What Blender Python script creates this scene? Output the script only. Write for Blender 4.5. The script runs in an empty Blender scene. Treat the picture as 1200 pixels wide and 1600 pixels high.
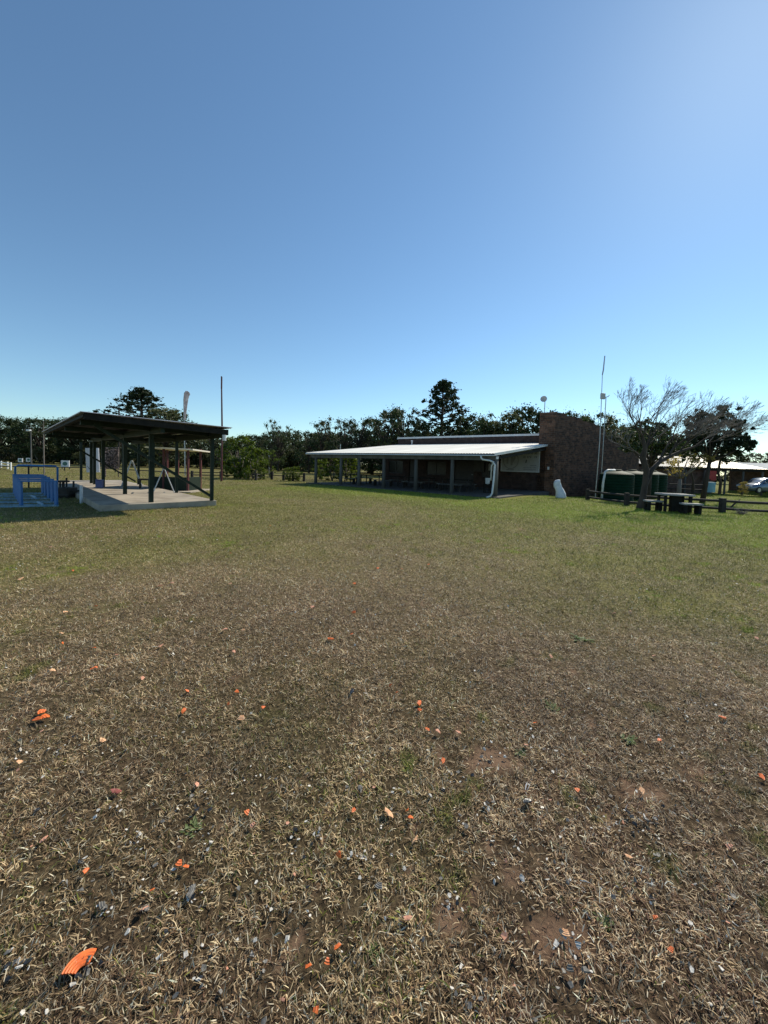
import bpy, bmesh, math, random
import numpy as np
from mathutils import Vector, Matrix
R=math.radians
S=bpy.context.scene
COL=S.collection
# ------------------------------------------------------------ camera
EYE=1.6; PITCH=R(2.3); ROLL=R(1.7); F=601.0; CY=751.4
fw=Vector((0,math.cos(PITCH),-math.sin(PITCH))); up0=Vector((0,math.sin(PITCH),math.cos(PITCH))); rt0=Vector((1,0,0))
up=up0*math.cos(ROLL)-rt0*math.sin(ROLL); rt=rt0*math.cos(ROLL)+up0*math.sin(ROLL)
cd=bpy.data.cameras.new('camera'); cam=bpy.data.objects.new('camera',cd); COL.objects.link(cam)
cam.matrix_world=Matrix(((rt.x,up.x,-fw.x,0),(rt.y,up.y,-fw.y,0),(rt.z,up.z,-fw.z,EYE),(0,0,0,1)))
cd.sensor_fit='AUTO'; cd.sensor_width=36; cd.lens=F/1600*36; cd.shift_y=-(800-CY)/1600
cd.clip_start=.05; cd.clip_end=4000
S.camera=cam
S.render.resolution_x=768; S.render.resolution_y=1024
# ------------------------------------------------------------ light
SUN_AZ=R(43.5); SUN_EL=R(40.8)
S.world=bpy.data.worlds.new('World'); S.world.use_nodes=True
wn=S.world.node_tree; bgn=wn.nodes['Background']
sky=wn.nodes.new('ShaderNodeTexSky'); sky.sky_type='NISHITA'; sky.sun_disc=False
sky.sun_elevation=SUN_EL; sky.sun_rotation=SUN_AZ; sky.altitude=0; sky.air_density=1.0; sky.dust_density=0.12; sky.ozone_density=1.5
tint=wn.nodes.new('ShaderNodeVectorMath'); tint.operation='MULTIPLY'; tint.inputs[1].default_value=(.79,.97,1.02)   # clear dry air: overall hue of the sky
wn.links.new(sky.outputs[0],tint.inputs[0]); wn.links.new(tint.outputs[0],bgn.inputs[0]); bgn.inputs[1].default_value=.130
sd=Vector((math.sin(SUN_AZ)*math.cos(SUN_EL),math.cos(SUN_AZ)*math.cos(SUN_EL),math.sin(SUN_EL)))
sl=bpy.data.lights.new('sun','SUN'); sl.energy=5.0; sl.angle=R(.53); sl.color=(1,.92,.76)
so=bpy.data.objects.new('sun',sl); COL.objects.link(so); so.rotation_euler=sd.to_track_quat('Z','Y').to_euler(); so.location=(20,20,30)
S.view_settings.view_transform='Standard'; S.view_settings.look='None'; S.view_settings.exposure=0.08; S.view_settings.gamma=1
# ------------------------------------------------------------ helpers
def ray(px,py): return fw+rt*((px-600)/F)+up*((CY-py)/F)
def G(px,py,z=0.):
    r=ray(px,py); t=(z-EYE)/r.z; return Vector((r.x*t,r.y*t,z))
def D(px,py,Y):
    r=ray(px,py); t=Y/r.y; return Vector((r.x*t,Y,EYE+r.z*t))
def tag(o,label=None,cat=None,group=None,kind=None):
    if label: o['label']=label
    if cat: o['category']=cat
    if group: o['group']=group
    if kind: o['kind']=kind
    return o
def empty(name,loc,label,cat,group=None,rz=0):
    o=bpy.data.objects.new(name,None); COL.objects.link(o); o.location=loc; o.rotation_euler=(0,0,rz)
    o.empty_display_size=.3
    return tag(o,label,cat,group)
def mesh_obj(name,verts,faces,mat,parent=None,smooth=False):
    me=bpy.data.meshes.new(name); me.from_pydata([tuple(v) for v in verts],[],faces); me.update()
    if smooth: me.polygons.foreach_set('use_smooth',[True]*len(me.polygons))
    if mat: me.materials.append(mat)
    o=bpy.data.objects.new(name,me); COL.objects.link(o)
    if parent: o.parent=parent
    return o
def wloc(p):
    v=Vector((0,0,0))
    while p: v=v+Vector(p.location); p=p.parent
    return v
class MB:
    def __init__(s): s.v=[]; s.f=[]
    def add(s,vs,fs):
        n=len(s.v); s.v+= [Vector(v) for v in vs]; s.f+=[tuple(i+n for i in f) for f in fs]; return s
    def box(s,c,d,rz=0,rx=0,ry=0):
        m=Matrix.Translation(c)@Matrix.Rotation(rz,4,'Z')@Matrix.Rotation(ry,4,'Y')@Matrix.Rotation(rx,4,'X')
        x,y,z=d[0]/2,d[1]/2,d[2]/2
        vs=[m@Vector(p) for p in ((-x,-y,-z),(x,-y,-z),(x,y,-z),(-x,y,-z),(-x,-y,z),(x,-y,z),(x,y,z),(-x,y,z))]
        return s.add(vs,[(0,3,2,1),(4,5,6,7),(0,1,5,4),(1,2,6,5),(2,3,7,6),(3,0,4,7)])
    def bb(s,a,b):
        return s.box([(a[i]+b[i])/2 for i in range(3)],[abs(b[i]-a[i]) for i in range(3)])
    def beam(s,p,q,w,h,upv=(0,0,1)):
        p=Vector(p);q=Vector(q);d=(q-p).normalized();u=Vector(upv)
        if abs(d.dot(u))>.97:u=Vector((1,0,0))
        x=d.cross(u).normalized()*(w/2); y=x.cross(d).normalized()*(h/2)
        vs=[p-x-y,p+x-y,p+x+y,p-x+y,q-x-y,q+x-y,q+x+y,q-x+y]
        return s.add(vs,[(0,1,2,3),(7,6,5,4),(0,4,5,1),(1,5,6,2),(2,6,7,3),(3,7,4,0)])
    def tube(s,pts,rs,n=8,cap=True):
        pts=[Vector(p) for p in pts]
        if not hasattr(rs,'__len__'): rs=[rs]*len(pts)
        k=len(s.v); vs=[]; a=None
        for i,p in enumerate(pts):
            d=(pts[min(i+1,len(pts)-1)]-pts[max(i-1,0)]).normalized()
            if a is None: a=d.orthogonal().normalized()
            else:
                a=(a-d*a.dot(d)); a=a.normalized() if a.length>1e-6 else d.orthogonal().normalized()
            b=d.cross(a)
            for j in range(n):
                t=2*math.pi*j/n; vs.append(p+(a*math.cos(t)+b*math.sin(t))*rs[i])
        fs=[(i*n+j,i*n+(j+1)%n,(i+1)*n+(j+1)%n,(i+1)*n+j) for i in range(len(pts)-1) for j in range(n)]
        if cap: fs+=[tuple(range(n-1,-1,-1)),tuple((len(pts)-1)*n+j for j in range(n))]
        return s.add(vs,fs)
    def lathe(s,prof,c=(0,0,0),n=24,a0=0,a1=2*math.pi):
        full=abs(a1-a0-2*math.pi)<1e-6; m=n if full else n+1
        vs=[(c[0]+r*math.cos(a0+(a1-a0)*j/n),c[1]+r*math.sin(a0+(a1-a0)*j/n),c[2]+z) for r,z in prof for j in range(m)]
        fs=[]
        for i in range(len(prof)-1):
            for j in range(n):
                j2=(j+1)%m
                fs.append((i*m+j,i*m+j2,(i+1)*m+j2,(i+1)*m+j))
        return s.add(vs,fs)
    def prism(s,poly,axis,a,b):
        # poly: 2d points in the two remaining axes, extruded along axis from a to b
        def mk(p,t):
            return {'x':(t,p[0],p[1]),'y':(p[0],t,p[1]),'z':(p[0],p[1],t)}[axis]
        n=len(poly)
        return s.add([mk(p,a) for p in poly]+[mk(p,b) for p in poly],[tuple(range(n-1,-1,-1)),tuple(range(n,2*n))]+[(i,(i+1)%n,n+(i+1)%n,n+i) for i in range(n)])
    def build(s,name,mat,parent=None,world=True,smooth=False,bevel=0):
        off=wloc(parent) if (parent and world) else Vector((0,0,0))
        o=mesh_obj(name,[v-off for v in s.v],s.f,mat,parent,smooth)
        if bevel:
            b=o.modifiers.new('b','BEVEL'); b.width=bevel; b.segments=2; b.limit_method='ANGLE'
        return o
def single(name,mb,mat,loc,label,cat,group=None,smooth=False,bevel=0,rz=0,world=True):
    # a thing that is one mesh, origin at its base
    loc=Vector(loc)
    if world: vs=[v-loc for v in mb.v]
    else: vs=mb.v
    o=mesh_obj(name,vs,mb.f,mat,None,smooth); o.location=loc; o.rotation_euler=(0,0,rz)
    if bevel:
        b=o.modifiers.new('b','BEVEL'); b.width=bevel; b.segments=2; b.limit_method='ANGLE'
    return tag(o,label,cat,group)
def copy_tree(o,parent=None):
    c=o.copy(); COL.objects.link(c)
    if parent: c.parent=parent
    for ch in [x for x in KIDS.get(o.name,[])]: copy_tree(ch,c)
    return c
KIDS={}
def reg(root):
    for o in COL.objects:
        if o.parent: KIDS.setdefault(o.parent.name,[])
    for o in COL.objects:
        if o.parent and o not in KIDS[o.parent.name]: KIDS[o.parent.name].append(o)
# ------------------------------------------------------------ materials
def mat(name,c1,c2=None,scale=5,rough=.8,bump=0,bscale=None,metal=0,transl=0,detail=6,stretch=(1,1,1),rnd=0,spec=.5,coord='Object',c3=None,contrast=(.35,.65)):
    m=bpy.data.materials.new(name); m.use_nodes=True; t=m.node_tree; N=t.nodes; L=t.links
    b=N['Principled BSDF']; b.inputs['Roughness'].default_value=rough; b.inputs['Metallic'].default_value=metal
    b.inputs['Specular IOR Level'].default_value=spec
    tc=N.new('ShaderNodeTexCoord'); mp=N.new('ShaderNodeMapping'); mp.inputs['Scale'].default_value=stretch
    L.new(tc.outputs[coord],mp.inputs[0])
    col=None
    if c2:
        n=N.new('ShaderNodeTexNoise'); n.inputs['Scale'].default_value=scale; n.inputs['Detail'].default_value=detail; n.inputs['Roughness'].default_value=.6
        L.new(mp.outputs[0],n.inputs[0])
        r=N.new('ShaderNodeValToRGB'); r.color_ramp.elements[0].position=contrast[0]; r.color_ramp.elements[1].position=contrast[1]
        r.color_ramp.elements[0].color=(*c1,1); r.color_ramp.elements[1].color=(*c2,1)
        if c3:
            e=r.color_ramp.elements.new((contrast[0]+contrast[1])/2); e.color=(*c3,1)
        L.new(n.outputs[0],r.inputs[0]); col=r.outputs[0]
    else:
        rg=N.new('ShaderNodeRGB'); rg.outputs[0].default_value=(*c1,1); col=rg.outputs[0]
    if rnd:
        oi=N.new('ShaderNodeObjectInfo'); mr=N.new('ShaderNodeMapRange'); mr.inputs[3].default_value=1-rnd; mr.inputs[4].default_value=1+rnd
        L.new(oi.outputs['Random'],mr.inputs[0])
        h=N.new('ShaderNodeHueSaturation'); L.new(mr.outputs[0],h.inputs['Value']); L.new(col,h.inputs['Color']); col=h.outputs[0]
    L.new(col,b.inputs['Base Color'])
    if bump:
        n2=N.new('ShaderNodeTexNoise'); n2.inputs['Scale'].default_value=bscale or scale*4; n2.inputs['Detail'].default_value=5
        L.new(mp.outputs[0],n2.inputs[0]); bp=N.new('ShaderNodeBump'); bp.inputs['Strength'].default_value=bump; bp.inputs['Distance'].default_value=.02
        L.new(n2.outputs[0],bp.inputs['Height']); L.new(bp.outputs[0],b.inputs['Normal'])
    if transl:
        tr=N.new('ShaderNodeBsdfTranslucent'); mx=N.new('ShaderNodeMixShader'); mx.inputs[0].default_value=transl
        g=N.new('ShaderNodeHueSaturation'); g.inputs['Value'].default_value=1.5; g.inputs['Saturation'].default_value=1.1
        L.new(col,g.inputs['Color']); L.new(g.outputs[0],tr.inputs[0])
        L.new(b.outputs[0],mx.inputs[1]); L.new(tr.outputs[0],mx.inputs[2]); L.new(mx.outputs[0],N['Material Output'].inputs[0])
    return m
def attr_mat(name,transl=0,rough=.85,spec=.2):
    m=bpy.data.materials.new(name); m.use_nodes=True; t=m.node_tree; N=t.nodes; L=t.links
    b=N['Principled BSDF']; b.inputs['Roughness'].default_value=rough; b.inputs['Specular IOR Level'].default_value=spec
    a=N.new('ShaderNodeAttribute'); a.attribute_name='Col'; L.new(a.outputs['Color'],b.inputs['Base Color'])
    if transl:
        tr=N.new('ShaderNodeBsdfTranslucent'); mx=N.new('ShaderNodeMixShader'); mx.inputs[0].default_value=transl
        L.new(a.outputs['Color'],tr.inputs[0]); L.new(b.outputs[0],mx.inputs[1]); L.new(tr.outputs[0],mx.inputs[2]); L.new(mx.outputs[0],N['Material Output'].inputs[0])
    return m
def brick_mat(name,c1,c2,mortar,bw,bh,ms=.012,bump=.5,rough=.9,offs=.5):
    m=bpy.data.materials.new(name); m.use_nodes=True; t=m.node_tree; N=t.nodes; L=t.links
    b=N['Principled BSDF']; b.inputs['Roughness'].default_value=rough; b.inputs['Specular IOR Level'].default_value=.25
    tc=N.new('ShaderNodeTexCoord'); sp=N.new('ShaderNodeSeparateXYZ'); ad=N.new('ShaderNodeMath'); cb=N.new('ShaderNodeCombineXYZ')
    L.new(tc.outputs['Object'],sp.inputs[0]); L.new(sp.outputs[0],ad.inputs[0]); L.new(sp.outputs[1],ad.inputs[1])
    L.new(ad.outputs[0],cb.inputs[0]); L.new(sp.outputs[2],cb.inputs[1])
    dn=N.new('ShaderNodeTexNoise'); dn.inputs['Scale'].default_value=3; vm=N.new('ShaderNodeVectorMath'); vm.operation='MULTIPLY_ADD'
    vm.inputs[1].default_value=(.05,.05,0); L.new(tc.outputs['Object'],dn.inputs[0]); L.new(dn.outputs['Color'],vm.inputs[0]); L.new(cb.outputs[0],vm.inputs[2])
    bt=N.new('ShaderNodeTexBrick'); bt.inputs['Scale'].default_value=1; bt.inputs['Brick Width'].default_value=bw; bt.inputs['Row Height'].default_value=bh
    bt.inputs['Mortar Size'].default_value=ms; bt.inputs['Color1'].default_value=(*c1,1); bt.inputs['Color2'].default_value=(*c2,1); bt.inputs['Mortar'].default_value=(*mortar,1)
    bt.inputs['Mortar Smooth'].default_value=.3; bt.offset=offs
    L.new(vm.outputs[0],bt.inputs[0])
    n=N.new('ShaderNodeTexNoise'); n.inputs['Scale'].default_value=2.5; n.inputs['Detail'].default_value=8; n.inputs['Roughness'].default_value=.75; L.new(tc.outputs['Object'],n.inputs[0])
    mr=N.new('ShaderNodeMapRange'); mr.inputs[1].default_value=.3; mr.inputs[2].default_value=.7; mr.inputs[3].default_value=.35; mr.inputs[4].default_value=1.7; L.new(n.outputs[0],mr.inputs[0])
    h=N.new('ShaderNodeHueSaturation'); L.new(bt.outputs[0],h.inputs['Color']); L.new(mr.outputs[0],h.inputs['Value']); L.new(h.outputs[0],b.inputs['Base Color'])
    n2=N.new('ShaderNodeTexNoise'); n2.inputs['Scale'].default_value=14; n2.inputs['Detail'].default_value=6; L.new(tc.outputs['Object'],n2.inputs[0])
    sb=N.new('ShaderNodeMath'); sb.operation='SUBTRACT'; L.new(n2.outputs[0],sb.inputs[0]); L.new(bt.outputs['Fac'],sb.inputs[1])
    bp=N.new('ShaderNodeBump'); bp.inputs['Strength'].default_value=bump; bp.inputs['Distance'].default_value=.03; L.new(sb.outputs[0],bp.inputs['Height']); L.new(bp.outputs[0],b.inputs['Normal'])
    return m
M=dict(
 stone=brick_mat('rough_clinker_brick',(.15,.075,.048),(.055,.033,.026),(.12,.095,.08),.34,.14),
 brick=brick_mat('dark_face_brick',(.06,.032,.026),(.04,.025,.022),(.06,.052,.05),.23,.085,.01,.3),
 redbrick=brick_mat('red_brick',(.085,.038,.028),(.05,.026,.02),(.18,.15,.13),.23,.085,.01,.3),
 roofw=mat('streaked_white_sheet_metal',(.62,.60,.54),(.86,.84,.78),.9,.75,.03,metal=0,spec=.1,detail=8,stretch=(1,.15,1),contrast=(.3,.7)),  # white sheet with tone streaks drawn out along the slope
 roofg=mat('grey_galvanised_sheet',(.28,.29,.30),(.42,.43,.44),1.5,.4,0,metal=.4,stretch=(1,.2,1)),
 roofbeige=mat('cream_sheet_metal',(.72,.64,.52),(.84,.77,.65),1.2,.42,0,metal=.3,stretch=(1,.2,1)),
 coping=mat('white_coping',(.55,.56,.58),(.7,.7,.7),3,.6),
 conc=mat('worn_concrete',(.24,.20,.155),(.42,.36,.28),1.3,.9,.3,18,detail=10,c3=(.35,.30,.235)),
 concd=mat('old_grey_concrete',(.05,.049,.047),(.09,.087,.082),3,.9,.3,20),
 conctop=mat('pale_concrete',(.24,.235,.23),(.36,.35,.34),6,.8,.2,20),  # table and seat tops, paler than their legs
 post=mat('grey_timber_pole',(.065,.066,.064),(.13,.127,.12),3,.85,.3,12,stretch=(1,1,.15)),
 green=mat('dark_green_painted_steel',(.007,.016,.010),(.014,.028,.018),8,.6,.05,spec=.25),
 under=mat('dark_timber_and_shade',(.010,.010,.008),(.022,.020,.016),6,.8,.1,spec=.2,stretch=(1,1,1)),  # dark timber; also painted shade for the shelter underside and concrete legs
 black=mat('charcoal_timber',(.018,.016,.014),(.045,.038,.032),5,.85,.3,20),
 blue=mat('blue_painted_steel',(.01,.11,.32),(.018,.15,.40),6,.38,.05),
 bluel=mat('worn_pale_blue_steel',(.13,.28,.42),(.28,.45,.56),9,.45,.05),
 tank=mat('green_polyethylene',(.002,.020,.012),(.003,.030,.018),3,.65,.02,spec=.12),
 pipe=mat('white_plastic_pipe',(.52,.56,.60),(.66,.68,.7),5,.4),
 white=mat('white_board',(.56,.58,.62),(.66,.67,.70),2,.6),
 cloth=mat('white_sacking',(.50,.56,.64),(.68,.70,.74),6,.8,.6,14),
 galv=mat('galvanised_steel',(.33,.34,.35),(.46,.46,.46),8,.35,metal=.6),
 dish=mat('pale_grey_dish',(.42,.41,.42),(.52,.50,.5),5,.5),
 maroon=mat('maroon_painted_pole',(.07,.015,.018),(.11,.025,.025),6,.5),
 bark=mat('rough_dark_bark',(.03,.023,.018),(.07,.053,.042),4,.95,.8,16,stretch=(1,1,.3)),
 barkg=mat('grey_brown_bark',(.13,.11,.10),(.24,.205,.18),5,.95,.5,16,stretch=(1,1,.3)),
 leafd=mat('dark_evergreen_leaves',(.022,.038,.014),(.055,.078,.026),.9,.6,transl=.22,rnd=.25,spec=.3),
 leafo=mat('olive_leaves',(.045,.055,.022),(.095,.10,.04),.9,.6,transl=.28,rnd=.25,spec=.3),
 leafp=mat('pine_needles',(.016,.028,.014),(.035,.05,.022),.9,.7,transl=.12,rnd=.15,spec=.2),
 leafb=mat('bright_broad_leaves',(.035,.06,.010),(.13,.17,.02),1.6,.45,transl=.4,rnd=.1,spec=.4),
 leafy=mat('yellowing_leaves',(.16,.14,.04),(.32,.25,.08),2.2,.6,transl=.45,rnd=.1),
 glass=mat('dark_window_glass',(.008,.009,.011),None,rough=.25,spec=.25),
 door=mat('dark_door_paint',(.03,.028,.03),(.05,.045,.045),4,.6),
 signb=mat('grey_white_signboard',(.30,.31,.33),(.36,.37,.38),3,.5),
 signf=mat('dark_sign_print',(.045,.05,.06),None,rough=.5),
 signe=mat('sign_emblem_print',(.19,.20,.205),(.24,.24,.24),12,.5),
 car=mat('silver_blue_car_paint',(.13,.17,.23),(.15,.19,.25),1,.22,metal=.5),
 tyre=mat('tyre_rubber',(.02,.02,.02),None,rough=.8),
 rim=mat('alloy_rim',(.35,.36,.37),None,rough=.3,metal=.7),
 lamp=mat('clear_lamp_lens',(.6,.6,.62),None,rough=.1,spec=.8),
 tail=mat('red_lamp_lens',(.4,.02,.02),None,rough=.2),
 targ=mat('target_face',(.03,.10,.09),(.05,.14,.11),9,.7),
 bluecloth=mat('violet_blue_plastic',(.09,.11,.26),(.15,.16,.32),4,.5),
 red=mat('faded_red_cloth',(.30,.03,.03),(.4,.06,.05),4,.8),
 banner=mat('grey_pink_banner_cloth',(.38,.33,.34),(.62,.60,.62),1.6,.7,transl=.3),
 orange=mat('fluorescent_orange_clay',(.62,.12,.025),(.88,.20,.035),45,.55,.1,60),
 orangep=mat('sun_bleached_orange_clay',(.72,.36,.17),(.85,.52,.30),40,.8,.2,60),
 orangef=mat('faded_salmon_clay',(.50,.22,.13),(.68,.36,.24),40,.8,.2,60),
 chipw=mat('chalky_white_clay',(.50,.46,.40),(.76,.71,.63),40,.85,.2,60),
 chipg=mat('slate_grey_clay',(.09,.084,.074),(.24,.22,.19),40,.6,.2,60),
 chipk=mat('black_pitch_clay',(.012,.013,.014),(.04,.04,.042),30,.3,.2,60),
 chipr=mat('brick_red_clay',(.20,.045,.035),(.30,.08,.06),30,.6,.2,60),
 white_paint=mat('white_fence_paint',(.72,.72,.7),(.8,.8,.78),4,.6),
)
# ------------------------------------------------------------ numpy noise
def hsh(ix,iy,seed):
    h=(ix.astype(np.int64)*374761393+iy.astype(np.int64)*668265263+seed*1442695041)&0xffffffff
    h=((h^(h>>13))*1274126177)&0xffffffff
    return ((h^(h>>16))&0xffff)/65535.
def vnoise(x,y,seed=0):
    ix=np.floor(x);iy=np.floor(y);fx=x-ix;fy=y-iy;fx=fx*fx*(3-2*fx);fy=fy*fy*(3-2*fy)
    a=hsh(ix,iy,seed);b=hsh(ix+1,iy,seed);c=hsh(ix,iy+1,seed);d=hsh(ix+1,iy+1,seed)
    return (a*(1-fx)+b*fx)*(1-fy)+(c*(1-fx)+d*fx)*fy
def fbm(x,y,seed=0,o=4):
    s=0;a=.5;t=0
    for i in range(o):
        s=s+a*vnoise(x*2**i,y*2**i,seed+i*17);t+=a;a*=.55
    return s/t
def sstep(a,b,x):
    t=np.clip((x-a)/(b-a),0,1); return t*t*(3-2*t)
BA=R(-38.75); BR=(5.9,20.7)          # clubhouse frame: x along the front, y into the building
def uv_(x,y):
    dx=x-BR[0];dy=y-BR[1];c=math.cos(BA);s=math.sin(BA)
    return dx*c+dy*s,-dx*s+dy*c
def gz(x,y):
    x=np.asarray(x,float);y=np.asarray(y,float)
    u,v=uv_(x,y)
    dip=-.36*sstep(-1.5,1.2,u)*sstep(4.5,9,v)*(1-sstep(16,26,u))*(1-sstep(32,45,v))
    r=np.hypot(x,y)
    und=.05*(fbm(x/7.,y/7.,5,2)-.5)*sstep(4,10,r)*(1-sstep(60,90,r))
    near=.03*(fbm(x/.9,y/.9,9,3)-.5)*(1-sstep(9,16,r))
    und=und*(1-sstep(.5,-.5,np.maximum(np.maximum(-16-u,u-1.2),np.maximum(-1-v,v-13)))*.95)
    return dip+und+near
SOIL=[(G(765,1188),.19,.13),(G(885,1465),.13,.09),(G(705,1432),.09,.07),(G(800,1380),.06,.05),(G(1010,1235),.14,.08)]
def soilmask(x,y):
    m=np.zeros_like(x)
    w=1+1.5*(fbm(x*14,y*14,31,4)-.5)*2
    for c,a,b in SOIL:
        d=np.sqrt(((x-c.x)/a)**2+((y-c.y)/b)**2)*w
        m=np.maximum(m,(1-sstep(.35,1.1,d))*.8)
    return m
def greenmap(x,y):
    u,v=uv_(x,y)
    base=.08+.24*sstep(1.8,7.5,y)+.28*sstep(4.5,15,y)
    base=base-.10*sstep(26,60,y)+.22*sstep(1.2,4,x)*sstep(1.8,4,y)
    # lush strip along the clubhouse, its shadow edge and under the bare tree
    lush=sstep(-9.5,-3.5,v)*sstep(-17,-9,u)*(1-sstep(14,22,u))
    lush=np.maximum(lush,sstep(8,12,x)*sstep(12,17,y)*(1-sstep(45,60,y)))
    g=base*(1-lush)+.98*lush
    n=fbm(x/2.3,y/2.3,3,4)-.5; n2=fbm(x/.55,y/.55,8,3)-.5
    spot=sstep(.70,.80,fbm(x/.17,y/.17,55,2))*sstep(.45,.6,fbm(x/1.3,y/1.3,56,2))
    g=g+n*.75*(1-.75*lush)+n2*.30*(1-.8*lush)+.6*spot
    return np.clip(g,0,1)
def col_attr(me,rgb):
    a=me.color_attributes.new('Col','FLOAT_COLOR','POINT')
    c=np.ones((len(rgb),4),np.float32); c[:,:3]=rgb; a.data.foreach_set('color',c.ravel())
# ------------------------------------------------------------ ground sheet
def ground():
    def axis(n,lo,hi,k):
        t=np.linspace(-1,1,n); s=np.sinh(t*k)/math.sinh(k)
        return np.where(s<0,-s*lo,s*hi)
    xs=axis(420,-1500,1500,8.2); ys=axis(460,-60,2200,9.0)
    ys=ys[ys>-60.1]
    X,Y=np.meshgrid(xs,ys); Z=gz(X,Y)
    nx=len(xs);ny=len(ys)
    v=np.stack([X.ravel(),Y.ravel(),Z.ravel()],1)
    i=np.arange(nx*ny).reshape(ny,nx)
    f=np.stack([i[:-1,:-1],i[:-1,1:],i[1:,1:],i[1:,:-1]],-1).reshape(-1,4)
    me=bpy.data.meshes.new('ground'); me.vertices.add(len(v)); me.vertices.foreach_set('co',v.ravel())
    me.loops.add(f.size); me.loops.foreach_set('vertex_index',f.ravel().astype(np.int32))
    me.polygons.add(len(f)); me.polygons.foreach_set('loop_start',np.arange(0,f.size,4,dtype=np.int32)); me.polygons.foreach_set('loop_total',np.full(len(f),4,np.int32))
    me.polygons.foreach_set('use_smooth',np.ones(len(f),bool)); me.update(calc_edges=True)
    g=greenmap(X.ravel(),Y.ravel()); s=soilmask(X.ravel(),Y.ravel())
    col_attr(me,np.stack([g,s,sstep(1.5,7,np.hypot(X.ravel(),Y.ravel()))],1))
    m=bpy.data.materials.new('dry_lawn_ground'); m.use_nodes=True; N=m.node_tree.nodes; L=m.node_tree.links
    b=N['Principled BSDF']; b.inputs['Roughness'].default_value=.95; b.inputs['Specular IOR Level'].default_value=.1
    at=N.new('ShaderNodeAttribute'); at.attribute_name='Col'; sp=N.new('ShaderNodeSeparateColor'); L.new(at.outputs['Color'],sp.inputs[0])
    geo=N.new('ShaderNodeNewGeometry')
    def noise(sc,d=6,r=.6):
        n=N.new('ShaderNodeTexNoise'); n.inputs['Scale'].default_value=sc; n.inputs['Detail'].default_value=d; n.inputs['Roughness'].default_value=r
        L.new(geo.outputs['Position'],n.inputs[0]); return n.outputs[0]
    def ramp(src,*st):
        r=N.new('ShaderNodeValToRGB'); e=r.color_ramp.elements
        while len(e)<len(st): e.new(.5)
        for k,(p,c) in enumerate(st): e[k].position=p; e[k].color=(*c,1)
        L.new(src,r.inputs[0]); return r.outputs[0]
    def mix(fac,a,c):
        x=N.new('ShaderNodeMix'); x.data_type='RGBA'; L.new(fac,x.inputs[0]); L.new(a,x.inputs[6]); L.new(c,x.inputs[7]); return x.outputs[2]
    fine=noise(28,8,.7); med=noise(4.5,8,.7)
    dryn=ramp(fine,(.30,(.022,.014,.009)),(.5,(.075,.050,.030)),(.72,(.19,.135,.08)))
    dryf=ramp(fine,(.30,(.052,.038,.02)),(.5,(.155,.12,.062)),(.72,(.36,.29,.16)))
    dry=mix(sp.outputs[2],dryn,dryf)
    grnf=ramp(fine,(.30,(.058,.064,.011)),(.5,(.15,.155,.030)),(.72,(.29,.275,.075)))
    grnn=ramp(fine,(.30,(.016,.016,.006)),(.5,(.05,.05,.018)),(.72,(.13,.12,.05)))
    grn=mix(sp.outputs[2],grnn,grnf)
    gm=N.new('ShaderNodeMath'); gm.operation='MULTIPLY_ADD'; gm.inputs[1].default_value=.5; L.new(med,gm.inputs[0]); gm.inputs[2].default_value=-.25
    ga=N.new('ShaderNodeMath'); ga.use_clamp=True; L.new(sp.outputs[0],ga.inputs[0]); L.new(gm.outputs[0],ga.inputs[1])
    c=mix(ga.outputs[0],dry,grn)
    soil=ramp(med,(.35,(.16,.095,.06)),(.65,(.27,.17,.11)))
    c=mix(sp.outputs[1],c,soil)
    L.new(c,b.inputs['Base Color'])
    bp=N.new('ShaderNodeBump'); bp.inputs['Strength'].default_value=.7; bp.inputs['Distance'].default_value=.03; L.new(fine,bp.inputs['Height']); L.new(bp.outputs[0],b.inputs['Normal'])
    me.materials.append(m)
    o=bpy.data.objects.new('ground',me); COL.objects.link(o); tag(o,'dry brown and green grassy field',None,None,'structure')
ground()
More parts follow.
